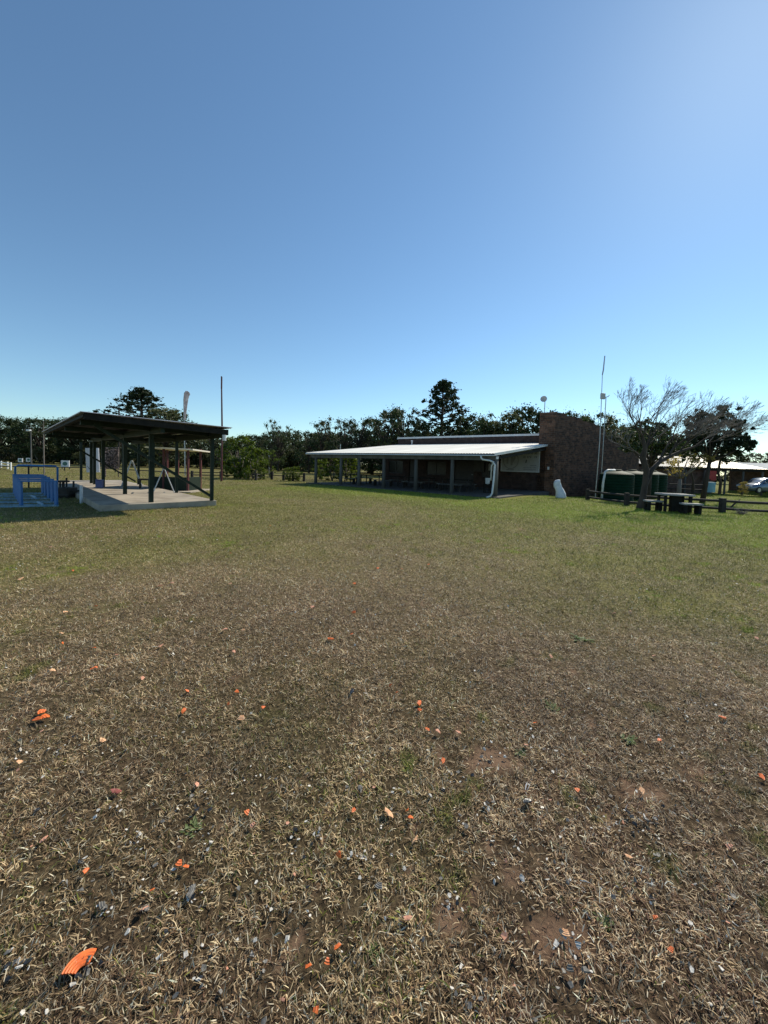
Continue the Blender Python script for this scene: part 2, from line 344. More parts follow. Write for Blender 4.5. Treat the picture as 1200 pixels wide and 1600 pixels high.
# ------------------------------------------------------------ grass blades
def no_grass(x,y):
    # masks: clubhouse slab, pavilion slab
    u,v=uv_(x,y); a=(u>-15.6)&(u<1)&(v>-.15)&(v<13)
    c=PAVC; dx=x-c[0];dy=y-c[1];k=.70711; px_=(dx+dy)*k; py_=(-dx+dy)*k
    b=(px_>-.02)&(px_<3.35)&(py_>-.02)&(py_<14.9)
    return a|b
PAVC=(-8.25,11.15)
def grass():
    rng=np.random.default_rng(7)
    # sample distance with density falling away from the path where the lawn is seen from
    def dens(y): return 28000./(1+(y/3.0)**2)
    yy=np.linspace(.35,46,4000); w=dens(yy)*(2.5*yy+4.4); cdf=np.cumsum(w); tot=cdf[-1]*(yy[1]-yy[0]); n=int(tot)
    y=np.interp(rng.random(n),cdf/cdf[-1],yy); x=(rng.random(n)*2-1)*(1.25*y+2.2)
    xm=(np.abs(x)<1.14*y+2.1); x=x[xm];y=y[xm]
    k=~no_grass(x,y)
    g=greenmap(x,y); s=soilmask(x,y)
    tuft=fbm(x/.11,y/.11,21,2)
    cl=fbm(x/.045,y/.045,67,2); cl2=fbm(x/.22,y/.22,68,3)
    near_=1-.6*sstep(4,14,y)
    keep=k&(rng.random(len(x))>s)&(rng.random(len(x))<np.clip(1-near_*(1-sstep(.30,.55,.5*cl+.25*tuft+.25*cl2)),.22,1))
    x=x[keep];y=y[keep];g=g[keep];tuft=tuft[keep]; n=len(x)
    z=gz(x,y)
    sc=(1+(y/3.0)**2)**.25
    isg=rng.random(n)<np.clip(g*1.05-.05,0,1)**1.4*.9+.015
    L_=(.012+.027*rng.random(n)**1.8)*sc*(.6+.9*tuft)
    L_=np.where(isg,L_*1.05,L_)
    W=(.0012+.0022*rng.random(n)**1.5)*sc
    az=rng.random(n)*2*np.pi
    flow=fbm(x/.07,y/.07,44,2)*7*np.pi
    az=np.where(rng.random(n)<.45,flow+rng.normal(0,.5,n),az)
    el=np.where(isg,np.abs(rng.normal(.75,.35,n)),np.abs(rng.normal(.42,.38,n)))
    el2=el-rng.random(n)*.6
    d1=np.stack([np.cos(az)*np.cos(el),np.sin(az)*np.cos(el),np.sin(el)],1)
    az2=az+rng.normal(0,.3,n)
    d2=np.stack([np.cos(az2)*np.cos(el2),np.sin(az2)*np.cos(el2),np.sin(el2)],1)
    tw=az+np.pi/2+rng.normal(0,.5,n)
    sd_=np.stack([np.cos(tw),np.sin(tw),rng.normal(0,.35,n)],1)
    p0=np.stack([x,y,z+rng.random(n)*.006*sc],1)
    p1=p0+d1*(L_*.55)[:,None]; p2=p1+d2*(L_*.45)[:,None]
    gzz=z-.0; p2[:,2]=np.maximum(p2[:,2],gzz+.002); 
    w_=(W/2)[:,None]
    V=np.stack([p0-sd_*w_,p0+sd_*w_,p1+sd_*w_*1.1,p1-sd_*w_*1.1,p2],1)
    # colours
    t=rng.random(n)
    pal=np.array([[.62,.47,.28],[.47,.33,.19],[.29,.175,.095],[.12,.064,.036],[.82,.71,.52],[.18,.09,.055]])
    pw=np.array([.24,.20,.20,.15,.10,.11]); idx=rng.choice(6,n,p=pw/pw.sum())
    c=pal[idx]
    gp=np.array([[.11,.14,.02],[.17,.19,.03],[.24,.235,.045],[.07,.09,.02]])[rng.choice(4,n)]
    lush=sstep(.75,.98,g)
    gp=gp*(1-lush[:,None])+np.array([.24,.33,.03])*lush[:,None]*(.7+.6*rng.random(n))[:,None]
    c=np.where(isg[:,None],gp,c*(.7+.5*rng.random(n))[:,None])
    oliv=np.clip(g*.8,0,.6)[:,None]
    c=np.where(isg[:,None],c,c*(1-oliv)+np.array([.29,.25,.075])*oliv)
    clus=(.35+1.0*fbm(x/.05,y/.05,91,2)+.55*(fbm(x/.5,y/.5,92,3)-.5))[:,None]; c=np.clip(c*clus*1.15,0,.85)
    wt=(fbm(x/.9,y/.9,95,3)-.5)[:,None]; c=c*(1+.5*wt)
    C=np.repeat(c,5,0).reshape(n,5,3).copy()
    me=bpy.data.meshes.new('grass'); me.vertices.add(5*n); me.vertices.foreach_set('co',V.astype(np.float32).ravel())
    b=(np.arange(n)*5)[:,None]
    li=np.concatenate([b+0,b+1,b+2,b+3,b+3,b+2,b+4],1)
    ls=np.concatenate([np.arange(n)[:,None]*7,np.arange(n)[:,None]*7+4],1); lt=np.tile([4,3],n)
    me.loops.add(7*n); me.loops.foreach_set('vertex_index',li.astype(np.int32).ravel())
    me.polygons.add(2*n); me.polygons.foreach_set('loop_start',ls.astype(np.int32).ravel()); me.polygons.foreach_set('loop_total',lt.astype(np.int32))
    me.update(calc_edges=True); col_attr(me,C.reshape(-1,3))
    me.materials.append(attr_mat('grass_blade',transl=.20,rough=.6,spec=.35))
    o=bpy.data.objects.new('grass',me); COL.objects.link(o); tag(o,'short dry straw coloured grass mixed with green blades','grass',None,'stuff')
    print('blades',n)
grass()
# ------------------------------------------------------------ clay shards
def frag(rng,r0,r1,ang,rings,th=.004):
    """broken piece of a shallow ringed clay disc, lying dome up, centred on its middle"""
    n=max(3,int(ang/.12)); mb=MB(); K=rings*2+1
    prof=[]
    for i in range(K+1):
        t=i/K; r=r0+(r1-r0)*t; z=.024*(1-(r/.055)**2)+(.0022 if i%2 else 0)+.75*(.024*((r1/.055)**2-(r0/.055)**2))/(r1-r0)*(r-r0)*(1 if r1>r0 else 0)-.024*(1-(r0/.055)**2)+.004; prof.append((r,max(z,0)))
    cx=(r0+r1)/2
    e0,e1,e2,e3=[rng.uniform(-.16,.16) for _ in range(4)]
    jit=[(e0*(1-i/K)+e1*i/K+rng.uniform(-.012,.012),e2*(1-i/K)+e3*i/K+rng.uniform(-.012,.012)) for i in range(K+1)]
    top=[];bot=[]
    for (r,z),(j0,j1) in zip(prof,jit):
        for k in range(n+1):
            a=-ang/2+ang*k/n
            if k==0:a+=j0*ang*.8
            if k==n:a+=j1*ang*.8
            top.append((r*math.cos(a)-cx,r*math.sin(a),z+th)); bot.append((r*math.cos(a)-cx,r*math.sin(a),z))
    m=n+1; T=len(top); fs=[]
    for i in range(K):
        for k in range(n):
            a=i*m+k; fs.append((a,a+m,a+m+1,a+1)); fs.append((T+a,T+a+1,T+a+m+1,T+a+m))
    for i in range(K):
        a=i*m; fs.append((a,T+a,T+a+m,a+m)); a=i*m+n; fs.append((a,a+m,T+a+m,T+a))
    for k in range(n):
        fs.append((k,k+1,T+k+1,T+k)); a=K*m+k; fs.append((a,T+a,T+a+1,a+1))
    mb.add(top+bot,fs); return mb
def chip(rng,s,flat=.13):
    n=rng.choice([4,5,5,6]); r=[rng.uniform(.6,1)*s for _ in range(n)]; el=rng.uniform(.45,1)
    p=[(r[i]*math.cos(2*math.pi*(i+rng.uniform(-.3,.3))/n),el*r[i]*math.sin(2*math.pi*(i+rng.uniform(-.3,.3))/n)) for i in range(n)]
    h=s*flat; c=rng.uniform(-.2,.5)*s*.5
    vs=[(x,y,-h/2+c*(x/s)**2) for x,y in p]+[(x*.92,y*.92,h/2+c*(x/s)**2) for x,y in p]
    return MB().add(vs,[tuple(range(n-1,-1,-1)),tuple(range(n,2*n))]+[(i,(i+1)%n,n+(i+1)%n,n+i) for i in range(n)])
rg=random.Random(5)
def gzf(x,y): return float(gz(np.array([x]),np.array([y]))[0])
def lay(o,x,y,lift=.006,tilt=.25,rz=None):
    o.location=(x,y,gzf(x,y)+lift); o.rotation_euler=(rg.gauss(0,tilt),rg.gauss(0,tilt),rz if rz is not None else rg.uniform(0,6.28))
def shard(px,py,mb,m,label,group=None,lift=.012,tilt=.3,rz=None,scale=1,name='clay_shard',rot=None):
    o=mesh_obj(name,mb.v,mb.f,m); p=G(px,py); lay(o,p.x,p.y,lift,tilt,rz); o.scale=(scale,)*3
    if rot: o.rotation_euler=rot
    return tag(o,label,'clay shard',group)
fr=random.Random(2)
# the large piece in the near corner
shard(124,1512,frag(fr,.020,.055,1.9,4),M['orange'],'largest bright orange ribbed clay rim piece in the near left corner',scale=1.12,rot=(R(6),R(-16),R(140)),lift=.018)
big=[(1190,1219,'orange','bright orange shard half cut off by the right edge of the photo',1.5,1.0),
 (655,1104,'orange','orange shard, upper of the bright pair in the middle of the lawn',1.5,1.2),
 (656,1115,'orange','orange shard, lower of the bright pair in the middle of the lawn',1.3,1.1),
 (287,1116,'orange','rounded orange shard left of the middle, below a smaller one',1.5,1.1),
 (516,1001,'orange','bright orange shard standing alone above the centre of the lawn',1.6,1.7),
 (377,1127,'orangep','pale peach shard with dark cracks left of centre',1.4,1.3),
 (606,1278,'orangep','pale peach clay piece split in three, below the centre',1.8,1.2),
 (134,1367,'orange','small triangular orange shard above the largest orange piece',1.0,.8),
 (1129,1127,'orange','long narrow orange shard near the right edge of the lawn',1.1,1.3),
 (180,1243,'chipr','long curved brick red rim piece on the left of the lawn',1.7,1.2),
 (883,1470,'orangep','pale orange clay piece lying on bare soil beside white chips',1.1,.9),
 (553,959,'orange','orange shard right above the solitary bright orange one',1.2,1.5),
 (990,898,'orangep','pale orange shard alone on the far right part of the lawn',1.4,1.9),
 (982,1349,'orangep','thin crescent of peach clay in the right foreground',1.2,.8),
 (1048,1496,'orange','small orange nugget in the right foreground grass',.8,.8),
 (823,1260,'chipk','black glossy broken dish piece with a red rim in the right middle of the lawn',1.9,1.15),
 (550,1085,'chipk','black curved shard half sunk in grass above the lawn centre',1.6,1.3),
 (592,1395,'chipg','smooth grey green shard lying flat below the centre',1.2,.9),
 (562,1240,'chipg','dark slate shard left of the peach piece split in three',1.2,1.0),
 (300,1402,'chipg','large slate grey plate of clay in the left foreground',1.7,1.1)]
for px,py,m,lab,ang,sc in big:
    a=fr.uniform(.9,1.3); shard(px,py,frag(fr,.022,.052,ang*.8,3),M[m],lab,scale=sc*.7,lift=.020,tilt=.16)
for j,(dx,dy,cc) in enumerate(((0,0,'upper left'),(7,8,'right'),(-4,11,'lower left'))):
    shard(64+dx,1119+dy,frag(fr,.02,.05,1.1,2),M['orange'],'bright orange shard, %s one of the cluster of three at the left edge'%cc,scale=1.15,lift=.02,group='orange cluster at the left edge')
sm=[(292,1086),(370,1086),(357,1106),(411,1111),(550,994),(590,892),(670,885),(628,893),(610,1076),(620,1088),(144,1052),(150,1050),(114,895),(150,951),(343,836),(422,824),(360,867),(97,1009),(147,1018),(554,916),(1030,1163),(636,1276),(641,1287),(552,1275),(280,1357),(291,1364),(238,1401),(386,1276),(529,1345),(902,1243),(1024,1446),(482,1523),(511,1515),(528,1492),(493,1592),(836,1137),(692,1196),(667,1146)]
for i,(px,py) in enumerate(sm):
    d=G(px,py).y; shard(px,py,frag(fr,fr.uniform(.012,.03),.052,fr.uniform(.5,1.1),2),M['orange'],'small bright orange clay shard lying loose in the dry grass','small bright orange shards scattered over the lawn',scale=.34+.13*min(d,5),lift=.020+.002*d)
fd=[(79,857),(32,909),(102,960),(269,915),(250,920),(359,917),(95,994),(82,1054),(352,989),(380,990),(222,1066),(252,1015),(181,1030),(365,1023),(488,952),(821,1172),(684,1150),(68,1320),(224,1431),(307,1231),(395,1297),(1002,1243),(637,1447),(649,1322),(960,962),(985,960),(1180,957),(1182,1002),(1022,1030),(860,1030),(716,1152),(160,1165),(30,1200),(1140,1330)]
for i,(px,py) in enumerate(fd):
    d=G(px,py).y; shard(px,py,frag(fr,fr.uniform(.012,.03),.052,fr.uniform(.5,1.2),2),M[fr.choice(['orangep','orangef','orangef'])],'faded peach clay shard lying loose in the dry grass','faded peach shards scattered over the lawn',scale=.5+.14*min(d,6),lift=.018+.002*d)
# low green weeds
wr=random.Random(6); leafw=mat('weed_leaf',(.08,.12,.03),(.20,.25,.08),30,.6,transl=.3)
for px,py,r,lab in ((862,1107,.05,'pale green weed right of the pair of bright orange shards'),(981,1158,.045,'green weed tuft in the right middle of the lawn'),(305,1292,.04,'dark green weed tuft left of centre in the foreground'),(905,1000,.09,'wide low patch of green weed in the upper right of the lawn'),(815,1180,.035,'green weed beside the bare soil patch'),(945,1445,.03,'tiny bright green sprout beside the lower bare soil patch'),(585,1492,.03,'yellowish sprout near the bottom centre')):
    mb=MB(); p=G(px,py)
    for i in range(46):
        a=wr.uniform(0,6.28); l=r*wr.uniform(.25,.8); o0=Vector((wr.gauss(0,r*.35),wr.gauss(0,r*.35),0)); e=wr.uniform(.05,.45)
        d=Vector((math.cos(a),math.sin(a),0)); sd3=Vector((-math.sin(a),math.cos(a),0))*l*.22; u=Vector((0,0,l*e))
        mb.add([o0,o0+d*l*.5-sd3+u*.7,o0+d*l+u*.8,o0+d*l*.5+sd3+u*.7],[(0,1,2,3)])
    o=mesh_obj('weed',mb.v,mb.f,leafw); o.location=(p.x,p.y,gzf(p.x,p.y)+.004); tag(o,lab,'weed','green weeds on the dry lawn')
# white, grey and black chips: the nearest ones single, the rest as litter
clus=[(640,1245,9,34,10),(568,1345,12,22,14),(150,1430,9,24,14),(290,1405,9,24,14),(700,1415,8,20,12),(1000,1280,22,60,26),(905,1525,6,14,12),(1140,1420,4,14,10),(960,1290,8,40,20),(305,1260,10,26,20),(205,1315,8,22,10),(25,1510,10,28,26),(180,1270,5,16,10),(60,1275,4,16,8),(720,1222,8,20,10),(885,1475,5,12,8),(900,1495,9,34,26),(130,1520,8,18,14),(770,1190,10,26,14),(1030,1345,5,12,10),(310,1540,5,14,14),(400,1210,6,40,20),(480,1320,8,40,26),(800,1340,8,40,30),(560,1240,5,20,14),(85,1180,6,30,14),(200,1180,6,40,16),(720,1290,6,30,16),(1080,1480,5,40,30),(960,1420,6,60,40),(140,1360,5,30,14),(735,1570,7,40,22),(450,1440,6,40,30),(540,1500,6,40,26),(330,1320,6,30,16),(610,1180,5,40,20),(850,1215,6,30,12)]
chips=[]
cr=random.Random(11)
for cx,cy,n,sx,sy in clus:
    for _ in range(int(n*1.15)):
        px=cr.gauss(cx,sx*.6);py=cr.gauss(cy,sy*.6)
        if py>1630: continue
        p=G(px,py); chips.append((p.x,p.y))
proto={}
for kind,mm in (('white','chipw'),('grey','chipg'),('black','chipk')):
    proto[kind]=[]
    for k in range(7):
        mb=chip(cr,.013) if k<6 else frag(cr,.034,.05,.42,2)
        me=mesh_obj('clay_chip',mb.v,mb.f,M[mm]); proto[kind].append(me.data); bpy.data.objects.remove(me)
lab={'white':('chalky white clay chip lying among short dry grass','white clay chips on the near lawn'),
     'grey':('slate grey clay chip lying among short dry grass','grey clay chips on the near lawn'),
     'black':('glossy black clay chip lying among short dry grass','black clay chips on the near lawn')}
chips.sort(key=lambda c:c[1])
for i,(x,y) in enumerate(chips[:290]):
    kd=cr.choices(['white','grey','black'],[.47,.40,.13])[0]
    o=bpy.data.objects.new('clay_chip',cr.choice(proto[kd])); COL.objects.link(o)
    s=cr.uniform(.4,1.05)*(1.15 if kd!='white' else .9)
    o.scale=(s,s,s); o.location=(x,y,gzf(x,y)+cr.uniform(.012,.024)); o.rotation_euler=(cr.gauss(0,.35),cr.gauss(0,.35),cr.uniform(0,6.28))
    tag(o,lab[kd][0],'clay chip',lab[kd][1])
def litter():
    r=random.Random(3); V=[];Fc=[];mi=[]
    nr=np.random.default_rng(12)
    for (x,y) in chips[290:]+[(None,None)]*2600:
        if x is None:
            y=.9+9*r.random()**1.3; x=(r.random()*2-1)*(1.1*y+.3)
            if fbm(np.array([x/.8]),np.array([y/.8]),77,3)[0]<.50+.08*r.random(): continue
        s=r.uniform(.005,.013)*(1+.06*y); mb=chip(r,s)
        rot=Matrix.Rotation(r.uniform(0,6.28),3,'Z')@Matrix.Rotation(r.gauss(0,.4),3,'X')@Matrix.Rotation(r.gauss(0,.4),3,'Y')
        z=gzf(x,y)+r.uniform(.008,.024); k=len(V)
        V+=[rot@v+Vector((x,y,z)) for v in mb.v]; Fc+=[tuple(a+k for a in f) for f in mb.f]; mi+=[r.choices([0,1,2,3],[.42,.4,.12,.06])[0]]*len(mb.f)
    o=mesh_obj('clay_litter',V,Fc,M['chipw'])
    for q in ('chipg','chipk','orangef'): o.data.materials.append(M[q])
    o.data.polygons.foreach_set('material_index',mi)
    tag(o,'fine grey and white crumbs of broken clay strewn through the grass','clay litter',None,'stuff')
litter()
# ------------------------------------------------------------ clubhouse
club=empty('clubhouse',(BR[0],BR[1],0),'long dark brick clubhouse with a white corrugated veranda roof','building',rz=BA)
W_=False
def cb(mb,name,m,par=None,**k): return mb.build(name,M[m],par or club,world=False,**k)
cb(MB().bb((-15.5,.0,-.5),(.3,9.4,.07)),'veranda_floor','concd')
# front wall with openings
def wall_open(x0,x1,y,z0,z1,th,ops):
    mb=MB(); xs=x0
    for (a,b,c,d) in sorted(ops):
        mb.bb((xs,y,z0),(a,y+th,z1)); mb.bb((a,y,d),(b,y+th,z1))
        if c>z0+.01: mb.bb((a,y,z0),(b,y+th,c))
        xs=b
    mb.bb((xs,y,z0),(x1,y+th,z1)); return mb
ops=[(-14.6,-12.9,.9,2.1),(-12.2,-11.2,.07,2.15),(-10.3,-8.3,.9,2.1),(-7.5,-5.7,.07,2.2),(-5.0,-3.8,.9,2.1)]
cb(wall_open(-15.4,-.1,9.4,-.4,3.40,.25,ops),'front_wall','brick')
for i,(a,b,c,d) in enumerate(ops):
    if c>.5:
        fr_=MB(); fr_.bb((a,9.46,c),(a+.06,9.54,d)).bb((b-.06,9.46,c),(b,9.54,d)).bb((a+.06,9.46,d-.06),(b-.06,9.54,d)).bb((a+.06,9.46,c),(b-.06,9.54,c+.06)).bb(((a+b)/2-.03,9.47,c+.06),((a+b)/2+.03,9.53,d-.06))
        w=cb(fr_,'window','door'); cb(MB().bb((a+.06,9.50,c+.06),(b-.06,9.51,d-.06)),'pane','glass',w)
    else:
        w=cb(MB().bb((a+.02,9.5,c),(b-.02,9.56,d-.02)),'door','door')
        cb(MB().box((b-.15,9.47,1.05),(.12,.05,.03)),'handle','galv',w)
cb(MB().bb((-15.5,9.66,-.4),(-15.2,20,3.0)).bb((-15.2,19.7,-.4),(.2,20,3.0)),'rear_wall','brick')
# parapet wall over the veranda roof, its coping
cb(MB().bb((-15.5,12.0,3.45),(.1,12.25,4.36)),'parapet','brick')
cb(MB().bb((-15.55,11.93,4.36),(.1,12.32,4.52)).bb((-15.9,12.32,4.36),(.1,20.3,4.40)),'coping','coping')
# pier and high side wall in rough brick
cb(MB().bb((-.62,9.4,-.8),(.5,10.0,5.8)),'pier','stone')
prof=[(.0,-.8),(12.2,-.8),(12.2,3.5),(6.6,4.35),(6.6,4.9),(4.9,5.36),(3.2,5.45),(3.15,5.62),(1.2,5.66),(1.15,5.78),(.0,5.78)]
sw=cb(MB().prism(prof,'x',-.45,0),'side_wall','stone'); sw.location=(.503,9.43,0); sw.rotation_euler=(0,0,R(-19.4))
cb(MB().box((-.05+.2,9.37,1.75),(.12,.05,.22)),'wall_light','white')
# roof: real corrugated sheet
def corr(x0,x1,y0,y1,z0,z1,pitch=.17,amp=.013,th=.006,ny=2):
    mb=MB(); n=int((x1-x0)/pitch)*8; vs=[]
    for k in (0,-1):
        for j in range(ny):
            t=j/(ny-1)
            for i in range(n+1):
                x=x0+(x1-x0)*i/n; vs.append((x,y0+(y1-y0)*t,z0+(z1-z0)*t+amp*math.sin(2*math.pi*i/8)+k*th))
    m=n+1; fs=[]
    for j in range(ny-1):
        for i in range(n):
            a=j*m+i; fs.append((a,a+1,a+m+1,a+m)); b=a+m*ny; fs.append((b,b+m,b+m+1,b+1))
    for i in range(n): a=i; b=a+m*ny; fs.append((a,b,b+1,a+1))
    mb.add(vs,fs); return mb
rs=(3.75-2.4)/12
cb(corr(-15.5,.03,-.02,12.0,2.42,3.77),'veranda_roof','roofw')
vt=MB(); vt.beam((.02,-.02,2.37),(.02,11.9,3.70),.05,.14); vt.beam((-15.5,-.02,2.37),(-15.5,11.9,3.70),.05,.14)
cb(vt,'verge_trim','pipe')
pu=MB()
for i in range(9):
    y=.5+i*1.35; pu.bb((-15.4,y,2.3+rs*y),(-.05,y+.06,2.375+rs*y))
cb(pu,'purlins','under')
cb(MB().bb((-15.4,.42,2.06),(-.02,.58,2.28)),'front_beam','post')
for u in (-.1,-2.8,-5.4,-8,-10.3,-12.1,-14.9):
    cb(MB().tube([(u,.5,.05),(u+.01,.5,1.1),(u,.5,2.06)],[.125,.115,.105],12),'post','post',smooth=True)
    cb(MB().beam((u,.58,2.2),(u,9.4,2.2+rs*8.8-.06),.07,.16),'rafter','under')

g_=MB().tube([(-15.5,-.06,2.33),(.02,-.06,2.31)],.035,8); cb(g_,'gutter','pipe')
dp=MB().tube([(-.75,-.06,2.34),(-.75,-.05,2.18),(-.66,-.02,2.08),(-.28,.02,2.04),(-.10,.06,1.96),(-.02,.12,1.80),(.0,.0,1.0),(-.02,-.08,.28),(-.08,-.16,.12),(-.22,-.34,.04)],[.05]*10,10)
cb(dp,'downpipe','pipe',smooth=True)
cb(MB().tube([(-.12,.2,2.0),(-.28,.3,1.75),(-.30,.32,.95)],.035,8),'drain_pipe','pipe',smooth=True)
cb(MB().bb((.06,.05,2.12),(.16,.15,2.26)),'security_light','pipe')
# roof pipes
rv=MB().tube([(-13.2,11.2,3.6),(-13.2,11.2,4.05)],.05,8).tube([(-13.2,11.2,4.05),(-13.2,11.2,4.12)],.1,8); cb(rv,'roof_vent','coping')
# sign on the end wall
sg=empty('signboard',(BR[0],BR[1],0),'wide pale signboard with round emblem and lines of lettering on the dark brick wall','sign',rz=BA)
MB().bb((-3.35,9.33,1.46),(-.52,9.39,3.02)).build('board',M['signb'],sg,world=False)
fb=MB().bb((-3.39,9.31,1.42),(-.48,9.40,1.46)).bb((-3.39,9.31,3.02),(-.48,9.40,3.06)).bb((-3.39,9.31,1.46),(-3.35,9.40,3.02)).bb((-.52,9.31,1.46),(-.48,9.40,3.02)); fb.build('frame',M['pipe'],sg,world=False)
em=MB(); n=40
em.add([(-2.62+.62*math.cos(2*math.pi*i/n),9.324,2.27+.66*math.sin(2*math.pi*i/n)) for i in range(n)]+[(-2.62+.54*math.cos(2*math.pi*i/n),9.324,2.27+.58*math.sin(2*math.pi*i/n)) for i in range(n)],[(i,(i+1)%n,n+(i+1)%n,n+i) for i in range(n)])
em.bb((-2.95,9.322,2.0),(-2.80,9.328,2.5)).bb((-2.62,9.322,1.9),(-2.46,9.328,2.62)).box((-2.4,9.324,2.35),(.16,.006,.5),ry=.5)
em.bb((-2.95,9.322,1.5),(-2.35,9.327,1.62))
em.build('emblem',M['signe'],sg,world=False)
tx=MB(); q=random.Random(8)
for (z,h,x0,x1) in ((2.80,.15,-1.62,-.66),(2.53,.14,-1.66,-.64),(1.92,.07,-1.15,-.66),(1.75,.07,-1.62,-.66),(1.60,.06,-1.66,-.66)):
    x=x0
    while x<x1-.05:
        w=h*q.uniform(.5,.75)
        if q.random()<.14: x+=w; continue
        tx.bb((x,9.322,z-h/2),(x+w*.28,9.328,z+h/2)).bb((x+w*.28,9.322,z+h/2-h*.22),(x+w*.8,9.328,z+h/2))
        if q.random()<.6: tx.bb((x+w*.28,9.322,z-h*.1),(x+w*.7,9.328,z+h*.1))
        x+=w*1.12
tx.box((-1.45,9.325,2.22),(.08,.006,.26),ry=.15)
tx.build('lettering',M['signf'],sg,world=False)
# things under the veranda
def blocal(u,v,z=0.):
    c=math.cos(BA);s=math.sin(BA); return Vector((BR[0]+u*c-v*s,BR[1]+u*s+v*c,z))
b_=blocal(-1.75,3.2,.07)
single('bucket',MB().tube([(0,0,.55),(0,0,.56)],.1,14).lathe([(.10,0),(.13,.03),(.155,.34),(.165,.34),(.165,.37),(.14,.37),(.12,.04),(.0,.04)],(0,0,.56),18),M['pipe'],b_,'white plastic bucket standing in the shade at the right end of the veranda','bucket',world=False,smooth=False)
single('crate_stand',MB().bb((-.2,-.2,0),(.2,.2,.05)).bb((-.2,-.2,.48),(.2,.2,.55)).bb((-.2,-.2,.05),(-.15,-.15,.48)).bb((.15,-.2,.05),(.2,-.15,.48)).bb((-.2,.15,.05),(-.15,.2,.48)).bb((.15,.15,.05),(.2,.2,.48)),M['under'],b_,'low dark stand carrying the white bucket on the veranda','stand',world=False)
def long_table(u,v,rz,label,grp):
    t=empty('long_table',blocal(u,v,.07),label,'table',grp,rz=BA+rz)
    MB().bb((-1.0,-.4,.70),(1.0,.4,.75)).build('table_top',M['under'],t,world=False)
    for x in (-.9,.9):
        for y in (-.33,.33): MB().bb((x-.03,y-.03,0),(x+.03,y+.03,.70)).build('leg',M['black'],t,world=False)
def bench_(u,v,rz,label,grp):
    t=empty('wooden_bench',blocal(u,v,.07),label,'bench',grp,rz=BA+rz)
    MB().bb((-.9,-.16,.40),(.9,.16,.45)).build('seat',M['post'],t,world=False)
    for x in (-.75,.75): MB().bb((x-.03,-.14,0),(x+.03,.14,.40)).build('leg',M['black'],t,world=False)
for i,u in enumerate((-13.3,-9.6,-6.9,-4.0)):
    w=['leftmost','second from the left','third from the left','rightmost'][i]
    long_table(u,3.4,0,'dark trestle table in the veranda shade, '+w+' of the row','tables under the veranda')
    bench_(u,2.4,0,'plain bench on the lawn side of the '+w+' veranda table','benches under the veranda')
    bench_(u,4.4,0,'plain bench on the wall side of the '+w+' veranda table','benches under the veranda')
pl_=blocal(-4.2,9.385,0)
single('notice_paper',MB().bb((-.2,-.02,1.45),(.2,0,2.0)),M['signb'],pl_,'small pale notice pinned to the dark veranda wall','notice',world=False,rz=BA)
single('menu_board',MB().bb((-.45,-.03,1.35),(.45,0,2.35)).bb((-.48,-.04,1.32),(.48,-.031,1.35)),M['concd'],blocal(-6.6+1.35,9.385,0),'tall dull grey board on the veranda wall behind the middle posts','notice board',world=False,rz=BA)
# white draped sack in front of the pier
sk=MB(); p=Vector((0,0,0))
sp_=[(0,0,0,.02),(0,0,0,.27),(0,.0,.12,.29),(-.03,0,.3,.265),(-.10,0,.5,.23),(-.19,.02,.68,.22),(-.23,.02,.84,.20),(-.24,.0,.98,.165),(-.20,0,1.06,.13),(-.14,0,1.10,.05)]
vs=[];n=20
for k,(x,y,z,r) in enumerate(sp_):
    for j in range(n):
        a=2*math.pi*j/n; rr=r*(1+.10*math.sin(3*a+k*.7)+.05*math.sin(7*a+k)); vs.append((x+rr*math.cos(a),y+.75*rr*math.sin(a),z))
sk.add(vs,[(i*n+j,i*n+(j+1)%n,(i+1)*n+(j+1)%n,(i+1)*n+j) for i in range(len(sp_)-1) for j in range(n)]+[tuple((len(sp_)-1)*n+j for j in range(n))])
sp0=G(876,779,-.02)
single('white_sack',sk,M['cloth'],sp0,'upright white wrapped sack leaning beside the rough brick corner','sack',world=False,smooth=True)
# rooftop dish and masts
da=blocal(-.42,9.7,5.8)
ds=empty('satellite_dish',da,'round dish on a short mast above the brick pier','satellite dish')
MB().tube([(.02,0,0),(.02,0,.95)],.03,8).build('mast',M['galv'],ds,world=False)
dd=MB(); prof_=[(0,0),(.12,.01),(.22,.04),(.31,.085),(.32,.10),(.31,.10),(.2,.05),(0,.02)]
dd.lathe(prof_,(0,0,0),22); rr=Matrix.Rotation(R(-25),3,'Z')@Matrix.Rotation(R(80),3,'X'); dd.v=[rr@(v*.72)+Vector((-.10,-.06,1.0)) for v in dd.v]
dd.build('dish',M['dish'],ds,world=False,smooth=True)
MB().tube([(-.1,-.1,.8),(-.12,-.55,.95)],.012,6).box((-.12,-.56,.97),(.07,.07,.1)).build('feed_arm',M['galv'],ds,world=False)
mp=G(930,779,-.1); mbase=Vector((mp.x,mp.y,-.2)); mp2=D(945,556,mp.y+3)
am=empty('antenna_mast',(15.3,26.2,-.36),'tall thin mast with a kinked top and square white box, beside the brick wall','antenna mast')
top=D(945,556,26.2)-Vector((15.3,26.2,-.36)); H_=top.z; x0=D(930,775,26.2).x-15.3
MB().tube([(x0,0,0),(x0+.12,0,4),(x0+(top.x-x0)*.9-.08,0,H_*.87)],[.035,.03,.022],8).build('mast',M['galv'],am,world=False)
MB().tube([(x0+(top.x-x0)*.9-.08,0,H_*.87),(top.x-.05,0,H_*.90),(top.x,0,H_)],[.04,.045,.035],8).build('aerial',M['galv'],am,world=False)
bx_=D(942,619,26.2)-Vector((15.3,26.2,-.36)); MB().box(bx_,(.34,.14,.40),rz=.3).build('antenna_panel',M['dish'],am,world=False,bevel=.03)
